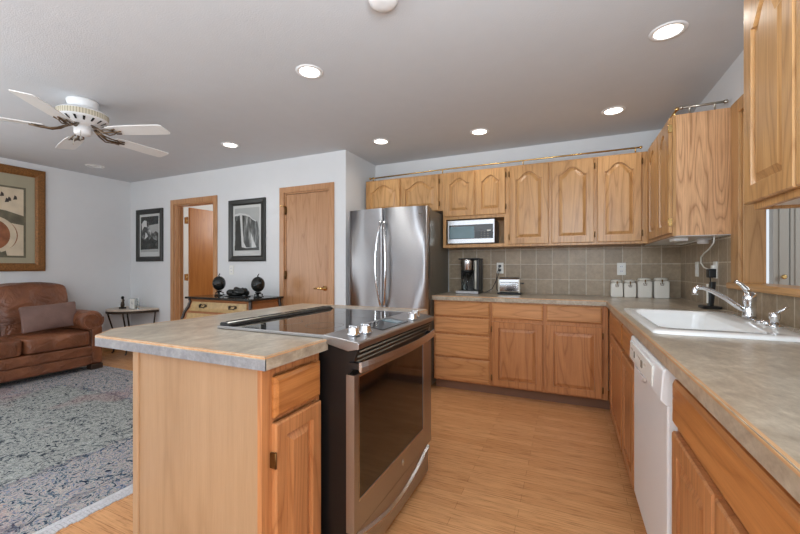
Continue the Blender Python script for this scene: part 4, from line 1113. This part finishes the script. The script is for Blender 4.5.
obj('ground', flat_poly(T, [q(0, 0), q(.86, 0), q(.84, .12), q(.5, .2), q(0, .18)], .0145), 'art_olive', pc)
el = [(math.cos(2*math.pi*k/28), math.sin(2*math.pi*k/28)) for k in range(28)]
obj('brown_form', flat_poly(T, [q(.78+.17*c, .30+.24*s) for c, s in el], .0153), 'art_brown', pc)
arc = [R(-70+150*k/16) for k in range(17)]
obj('pale_curve', flat_poly(T, [q(.74+.20*math.cos(a), .30+.27*math.sin(a)) for a in arc]+[q(.74+.145*math.cos(a), .30+.22*math.sin(a)) for a in arc[::-1]], .0161), 'art_cream', pc)
obj('dark_form', flat_poly(T, [q(.70+.10*c, .28+.22*s) for c, s in el], .0169), 'art_dark', pc)
for s0, v0 in ((.80, .86), (.86, .80), (.91, .83), (.84, .78)):
    obj('ink_mark', flat_poly(T, [q(s0, v0), q(s0+.035, v0+.01), q(s0+.03, v0+.05), q(s0+.012, v0+.07)], .0145), 'art_dark', pc)

# ------------------------------------------------------------------ rug
t = tag(obj('area_rug', MB().box(RUG[0], RUG[2], RUG[1], RUG[3], .0005, .012), 'rug', bev=.003), 'faded blue-grey oriental rug with white fringed ends in the living area', 'rug')
for x0, x1 in ((RUG[2], RUG[2]+.075), (RUG[0]-.075, RUG[0])):
    m = MB(); yy = RUG[1]
    m.box(min(x0, x1) if x0 == RUG[2] else x1-.03, x0+.03 if x0 == RUG[2] else x1, RUG[1], RUG[3], .0005, .008)
    k = 0
    while yy < RUG[3]-.01:
        j = random.uniform(-.006, .006)
        if x0 == RUG[2]: m.box(x0+.03, x1+j, yy+.001, yy+.0145, .0005, .006)
        else: m.box(x0+j, x1-.03, yy+.001, yy+.0145, .0005, .006)
        yy += .0155
    obj('fringe', m, 'fringe', t)

# ------------------------------------------------------------------ sofa
def pillow_box(x0, x1, y0, y1, z0, z1, puff=.02, n=5, jit=0.0, seed=1):
    """soft box: subdivided cuboid whose faces bulge"""
    rnd = random.Random(seed)
    bm = bmesh.new(); bmesh.ops.create_cube(bm, size=2.0)
    bmesh.ops.subdivide_edges(bm, edges=bm.edges, cuts=n, use_grid_fill=True)
    mb = MB(); cx, cy, cz = (x0+x1)/2, (y0+y1)/2, (z0+z1)/2; hx, hy, hz = (x1-x0)/2, (y1-y0)/2, (z1-z0)/2
    for v in bm.verts:
        p = v.co.copy(); out = Vector((p.x*hx, p.y*hy, p.z*hz))
        bx = (1-p.y**2)*(1-p.z**2); by = (1-p.x**2)*(1-p.z**2); bz = (1-p.x**2)*(1-p.y**2)
        if abs(abs(p.x)-1) < 1e-4: out.x += math.copysign(puff*bx, p.x)
        if abs(abs(p.y)-1) < 1e-4: out.y += math.copysign(puff*by, p.y)
        if abs(abs(p.z)-1) < 1e-4: out.z += math.copysign(puff*bz, p.z)
        if jit: out += Vector([rnd.uniform(-jit, jit) for _ in range(3)])
        mb.v.append((cx+out.x, cy+out.y, cz+out.z))
    for f in bm.faces:
        mb.smooth.add(len(mb.f)); mb.f.append(tuple(v.index for v in f.verts))
    bm.free(); return mb
def sofa():
    t = thing('leather_sofa', 'brown leather rolled-arm sofa along the left wall', 'sofa', (-5.42, 1.58, 0))
    y0, y1 = .70, 2.44; sx = -4.965
    obj('frame', MB().box(-5.88, sx-.03, y0-.02, y1+.02, .09, .30), 'leather', t, bev=.02)
    obj('front_rail', pillow_box(sx-.06, sx+.0, y0-.01, y1+.005, .075, .185, .004), 'leather', t, sub=1)
    obj('front_rail', pillow_box(sx-.06, sx+.008, y0-.01, y1+.005, .19, .295, .006), 'leather', t, sub=1)
    w = (y1-y0)/3
    for k in range(3):
        a = y0+k*w
        obj('seat_cushion', pillow_box(-5.62, sx+.015, a+.006, a+w-.006, .30, .465, .018, jit=.002, seed=k), 'leather', t, sub=2)
    for k in range(3):
        a = y0+k*w
        m = pillow_box(-5.74, -5.44, a+.002, a+w-.002+(.03 if k == 2 else 0), .42, .985, .03, jit=.012, seed=k+11)
        m.v = [(x-.12*(z-.44)/.5*0.9, y, z) for x, y, z in m.v]
        obj('back_cushion', m, 'leather', t, sub=2)
    m = pillow_box(-5.92, -5.76, y0-.04, y1+.06, .2, .93, .01); obj('back_frame', m, 'leather', t, sub=1)
    for s, yc in ((1, 2.455), (-1, .685)):
        # scroll arm: tall panel plus roll curling outwards
        prof = []
        for i in range(26):
            a = R(-100+ (300)*i/25); r = .115
            prof.append((yc+s*(.015)+s*(-1)*r*math.cos(R(0)+a)*-1, .565+r*math.sin(a)))
        cyl = [(yc+s*.01+.118*math.cos(2*math.pi*i/28), .572+.118*math.sin(2*math.pi*i/28)) for i in range(28)]
        m = MB(); rs = []
        for x, k in ((-5.86, .8), (-5.84, .98), (-5.5, 1.0), (-5.04, 1.0), (-5.005, .97), (-4.99, .80)):
            rs.append([(x, yc+s*.01+(y-yc-s*.01)*k, .572+(z-.572)*k) for y, z in cyl])
        m.rings(rs, True, True, True)
        arm = obj('arm', m, 'leather', t)
        lo, hi = (yc-.015, yc+.115) if s > 0 else (yc-.115, yc+.015)
        m = MB()
        rs = []
        for x, k in ((-5.86, 0), (-5.02, 0), (-5.0, .012)):
            rs.append([(x, lo+k, .07), (x, hi-k, .07), (x, hi-k, .30), (x, hi-k-.01, .45), (x, hi-k, .58), (x, lo+k, .58)])
        m.rings(rs, True, True); obj('arm_panel', m, 'leather', arm, bev=.012)
        # welt scroll on the arm front
        pts = []
        for i in range(30):
            a = R(-200+430*i/29)*s; r = .112-.062*i/29
            pts.append((-4.992, yc+s*.01-r*math.cos(a)*1, .572+r*math.sin(a)*1*s))
        obj('scroll_piping', MB().tube(pts, .007, 8), 'leather', arm)
        obj('front_panel', MB().box(-5.0, -4.985, lo+.012, hi-.012, .085, .50), 'leather', arm, bev=.007)
        obj('plinth', MB().box(-5.08, -4.985, lo+.005, hi-.005, .0125, .07), 'chest_dark', t, bev=.003)
    for y in (.62, 2.46): obj('rear_foot', MB().box(-5.86, -5.80, y, y+.05, 0, .075), 'chest_dark', t)
    return t
sofa()
m = pillow_box(-1, 1, -1, 1, -1, 1, 0, n=9)
mm = MB()
for x, y, z in m.v:
    th = .060*max(.10, ((1-abs(y)**3.2)*(1-abs(z)**3.2)))**.55
    yy = y*.245*(1-.035*(1-z*z)); zz = z*.142*(1-.06*(1-y*y))
    a = R(-16); xx = x*th
    mm.v.append((-5.205+xx*math.cos(a)+zz*math.sin(a), 2.165+yy, .645-xx*math.sin(a)+zz*math.cos(a)+.05*yy))
mm.f = m.f; mm.smooth = m.smooth
tag(obj('throw_pillow', mm, 'suede', sub=1), 'taupe suede lumbar pillow leaning on the leather sofa', 'pillow')

# ------------------------------------------------------------------ demilune console with two ornaments
cx, cyw, ZT = -5.60, YD-.02, .618
t = thing('console_table', 'half-round console table with pale top and curved iron legs', 'table', (cx, cyw-.2, 0))
half = [(cx+.345*math.cos(R(a)), cyw-.455*math.sin(R(a))) for a in range(0, 181, 9)]
obj('table_top', MB().prism(half, ZT-.022, ZT), 'stone_top', t, bev=.004)
m = MB(); rs = []
for x, y in half: rs.append([(x, y, ZT-.052), (x-(x-cx)*.04, y-(y-cyw)*.04, ZT-.052), (x-(x-cx)*.04, y-(y-cyw)*.04, ZT-.023), (x, y, ZT-.023)])
m.rings(rs, True, True); obj('apron', m, 'iron', t)
for a in (4, 58, 122, 176):
    c1, s1 = math.cos(R(a)), math.sin(R(a))
    prof = [(1.0, ZT-.04), (.97, .52), (.88, .38), (.80, .25), (.79, .12), (.84, .02), (.88, .006)]
    pts = [(cx+.33*c1*f, cyw-.01-.43*s1*f, z) for f, z in prof]
    obj('leg', MB().tube(pts, .010, 8), 'iron', t)
m = MB(); pts = [(cx+.33*math.cos(R(a))*.79, cyw-.01-.43*math.sin(R(a))*.79, .25) for a in range(4, 177, 12)]
obj('stretcher', MB().tube(pts, .006, 8), 'iron', t)
fx, fy = -5.62, 3.13
t = thing('figurine', 'small dark upright figurine on the console table', 'figurine', (fx, fy, ZT))
obj('pedestal', MB().box(fx-.035, fx+.035, fy-.03, fy+.03, ZT+.0005, ZT+.022), 'black_matt', t, bev=.004)
obj('figure', MB().lathe([(.022, ZT+.022), (.024, ZT+.06), (.018, ZT+.09), (.024, ZT+.12), (.012, ZT+.135)], (fx, fy, 0), 16), 'iron', t)
obj('head', MB().ball((fx, fy, ZT+.150), .020, .020, .024), 'sculpture', t)
obj('breastplate', MB().ball((fx+.004, fy-.016, ZT+.115), .014, .010, .022), 'nickel', t)
kx, ky = -5.42, 3.16
t = thing('glass_clock', 'small clear block clock with pale face on the console table', 'clock', (kx, ky, ZT))
obj('glass_block', MB().box(kx-.085, kx+.085, ky-.018, ky+.022, ZT+.001, ZT+.150), 'clear', t, bev=.004)
obj('face', MB().box(kx-.052, kx+.052, ky-.024, ky-.019, ZT+.01, ZT+.142), 'plastic_white', t)
obj('clock_hand', MB().box(kx-.002, kx+.002, ky-.026, ky-.0245, ZT+.075, ZT+.105).box(kx, kx+.018, ky-.026, ky-.0245, ZT+.074, ZT+.078), 'iron', t)

# ------------------------------------------------------------------ bombe chest and ornaments
t = thing('bombe_chest', 'tan bombe chest of drawers with black stone top below the cliff photograph', 'chest', (-3.47, 3.13, 0))
CX0, CX1, CY0, CY1 = -3.955, -3.02, 2.905, 3.36
def boff(z):
    pts = [(.07, -.03), (.16, -.035), (.28, .0), (.42, .05), (.54, .06), (.66, .035), (.75, .0), (.80, -.012), (.83, -.005)]
    for (a, u), (b, v) in zip(pts, pts[1:]):
        if a <= z <= b:
            s = (z-a)/(b-a); s = s*s*(3-2*s); return u+(v-u)*s
    return pts[-1][1] if z > .8 else pts[0][1]
zs = [.16+.67*i/22 for i in range(23)]
m = MB(); m.rings([[(CX0-boff(z), CY0-boff(z), z), (CX1+boff(z), CY0-boff(z), z), (CX1+boff(z), CY1, z), (CX0-boff(z), CY1, z)] for z in zs], True, True)
obj('carcass', m, 'chest_side', t)
m = MB(); m.box(CX0-.035, CX1+.035, CY0-.035, CY1+.01, .832, .856)
obj('stone_top', m, 'dark_stone', t, bev=.006)
for sx_, X in ((-1, CX0), (1, CX1)):
    for sy_, Y in ((-1, CY0), (1, CY1-.02)):
        pts = []
        for i in range(28):
            z = .006+.824*i/27; o = boff(max(z, .07))+.004
            if z < .2: o += .05*((.2-z)/.2)**2
            pts.append((X+sx_*o, Y+(sy_*o if sy_ < 0 else 0), z))
        obj('corner_post', MB().tube(pts, [.018+.008*(1 if p[2] > .5 else 0)*0 for p in pts], 8), 'chest_dark', t)
rows = [(.70, .80), (.47, .675), (.21, .445)]
for z0, z1 in rows:
    m = MB(); rs = []
    for i in range(9):
        z = z0+(z1-z0)*i/8; o = boff(z)
        rs.append([(CX0+.045-o*.6, CY0-o-.012, z), (CX1-.045+o*.6, CY0-o-.012, z), (CX1-.045+o*.6, CY0-o+.004, z), (CX0+.045-o*.6, CY0-o+.004, z)])
    m.rings(rs, True, True); d = obj('drawer', m, 'chest_wood', t)
    zc = (z0+z1)/2+.01; o = boff(zc)
    for x in (CX0+.24, CX1-.24):
        h = MB(); yy = CY0-o-.014
        for s in (-1, 1): h.lathe([(.016, 0), (.013, -.006), (.006, -.012)], (x+s*.045, yy, zc), 12, 'y')
        h.tube([(x-.045, yy-.012, zc), (x-.035, yy-.018, zc-.022), (x, yy-.018, zc-.016), (x+.035, yy-.018, zc-.022), (x+.045, yy-.012, zc)], .005, 8)
        h.tube([(x-.06, yy-.004, zc+.005), (x-.03, yy-.006, zc+.018), (x, yy-.006, zc+.006), (x+.03, yy-.006, zc+.018), (x+.06, yy-.004, zc+.005)], .004, 6)
        obj('handle', h, 'iron', d)
m = MB(); m.rings([[(CX1+boff(z)+.001-.0, CY0+.03, z), (CX1+boff(z)+.008, CY0+.03, z), (CX1+boff(z)+.008, CY1-.05, z), (CX1+boff(z)+.001, CY1-.05, z)] for z in zs if z > .2 and z < .80], True, True)
obj('side_panel', m, 'chest_side', t)
ZT2 = .8565
def globe(x, y, label):
    t = thing('ornamental_globe', label, 'ornament', (x, y, ZT2), 'black globe ornaments on the chest')
    m = MB().lathe([(.045, ZT2+.0005), (.047, ZT2+.006), (.030, ZT2+.012), (.012, ZT2+.018), (.010, ZT2+.040), (.030, ZT2+.052), (.036, ZT2+.06)], (x, y, 0), 18)
    obj('stand', m, 'sculpture', t)
    for k in range(3):
        a = R(30+120*k); obj('scroll_foot', MB().tube([(x+.012*math.cos(a), y+.012*math.sin(a), ZT2+.045), (x+.05*math.cos(a), y+.05*math.sin(a), ZT2+.036), (x+.042*math.cos(a), y+.042*math.sin(a), ZT2+.018), (x+.060*math.cos(a), y+.060*math.sin(a), ZT2+.007)], .006, 8), 'sculpture', t)
    obj('globe', MB().ball((x, y, ZT2+.145), .072, .072, .084, 22, 14), 'sculpture', t)
    obj('finial', MB().tube([(x, y, ZT2+.226), (x-.004, y, ZT2+.240), (x+.010, y, ZT2+.250), (x+.012, y, ZT2+.262)], [.008, .005, .006, .003], 8), 'sculpture', t)
globe(-3.735, 3.12, 'black globe ornament on a scrolled stand at the left end of the chest')
globe(-3.10, 3.09, 'black globe ornament on a scrolled stand at the right end of the chest')
t = thing('coiled_sculpture', 'low black coiled sculpture lying between the two globes', 'sculpture', (-3.41, 3.10, ZT2))
m = MB()
pts = []
for i in range(40):
    a = R(720*i/39); r = .085-.035*i/39
    pts.append((-3.375+r*math.cos(a)*1.05, 3.10+r*math.sin(a)*.55, ZT2+.035+.055*i/39+.010*math.sin(a*2)))
m.tube(pts, [.030-.008*i/39 for i in range(40)], 12); obj('coil', m, 'sculpture', t)
obj('head', MB().ball((-3.50, 3.08, ZT2+.045), .055, .040, .038), 'sculpture', t)
obj('body', MB().ball((-3.47, 3.11, ZT2+.030), .105, .05, .029), 'sculpture', t)
obj('plinth', MB().box(-3.56, -3.27, 3.05, 3.15, ZT2+.0005, ZT2+.008), 'black_matt', t)
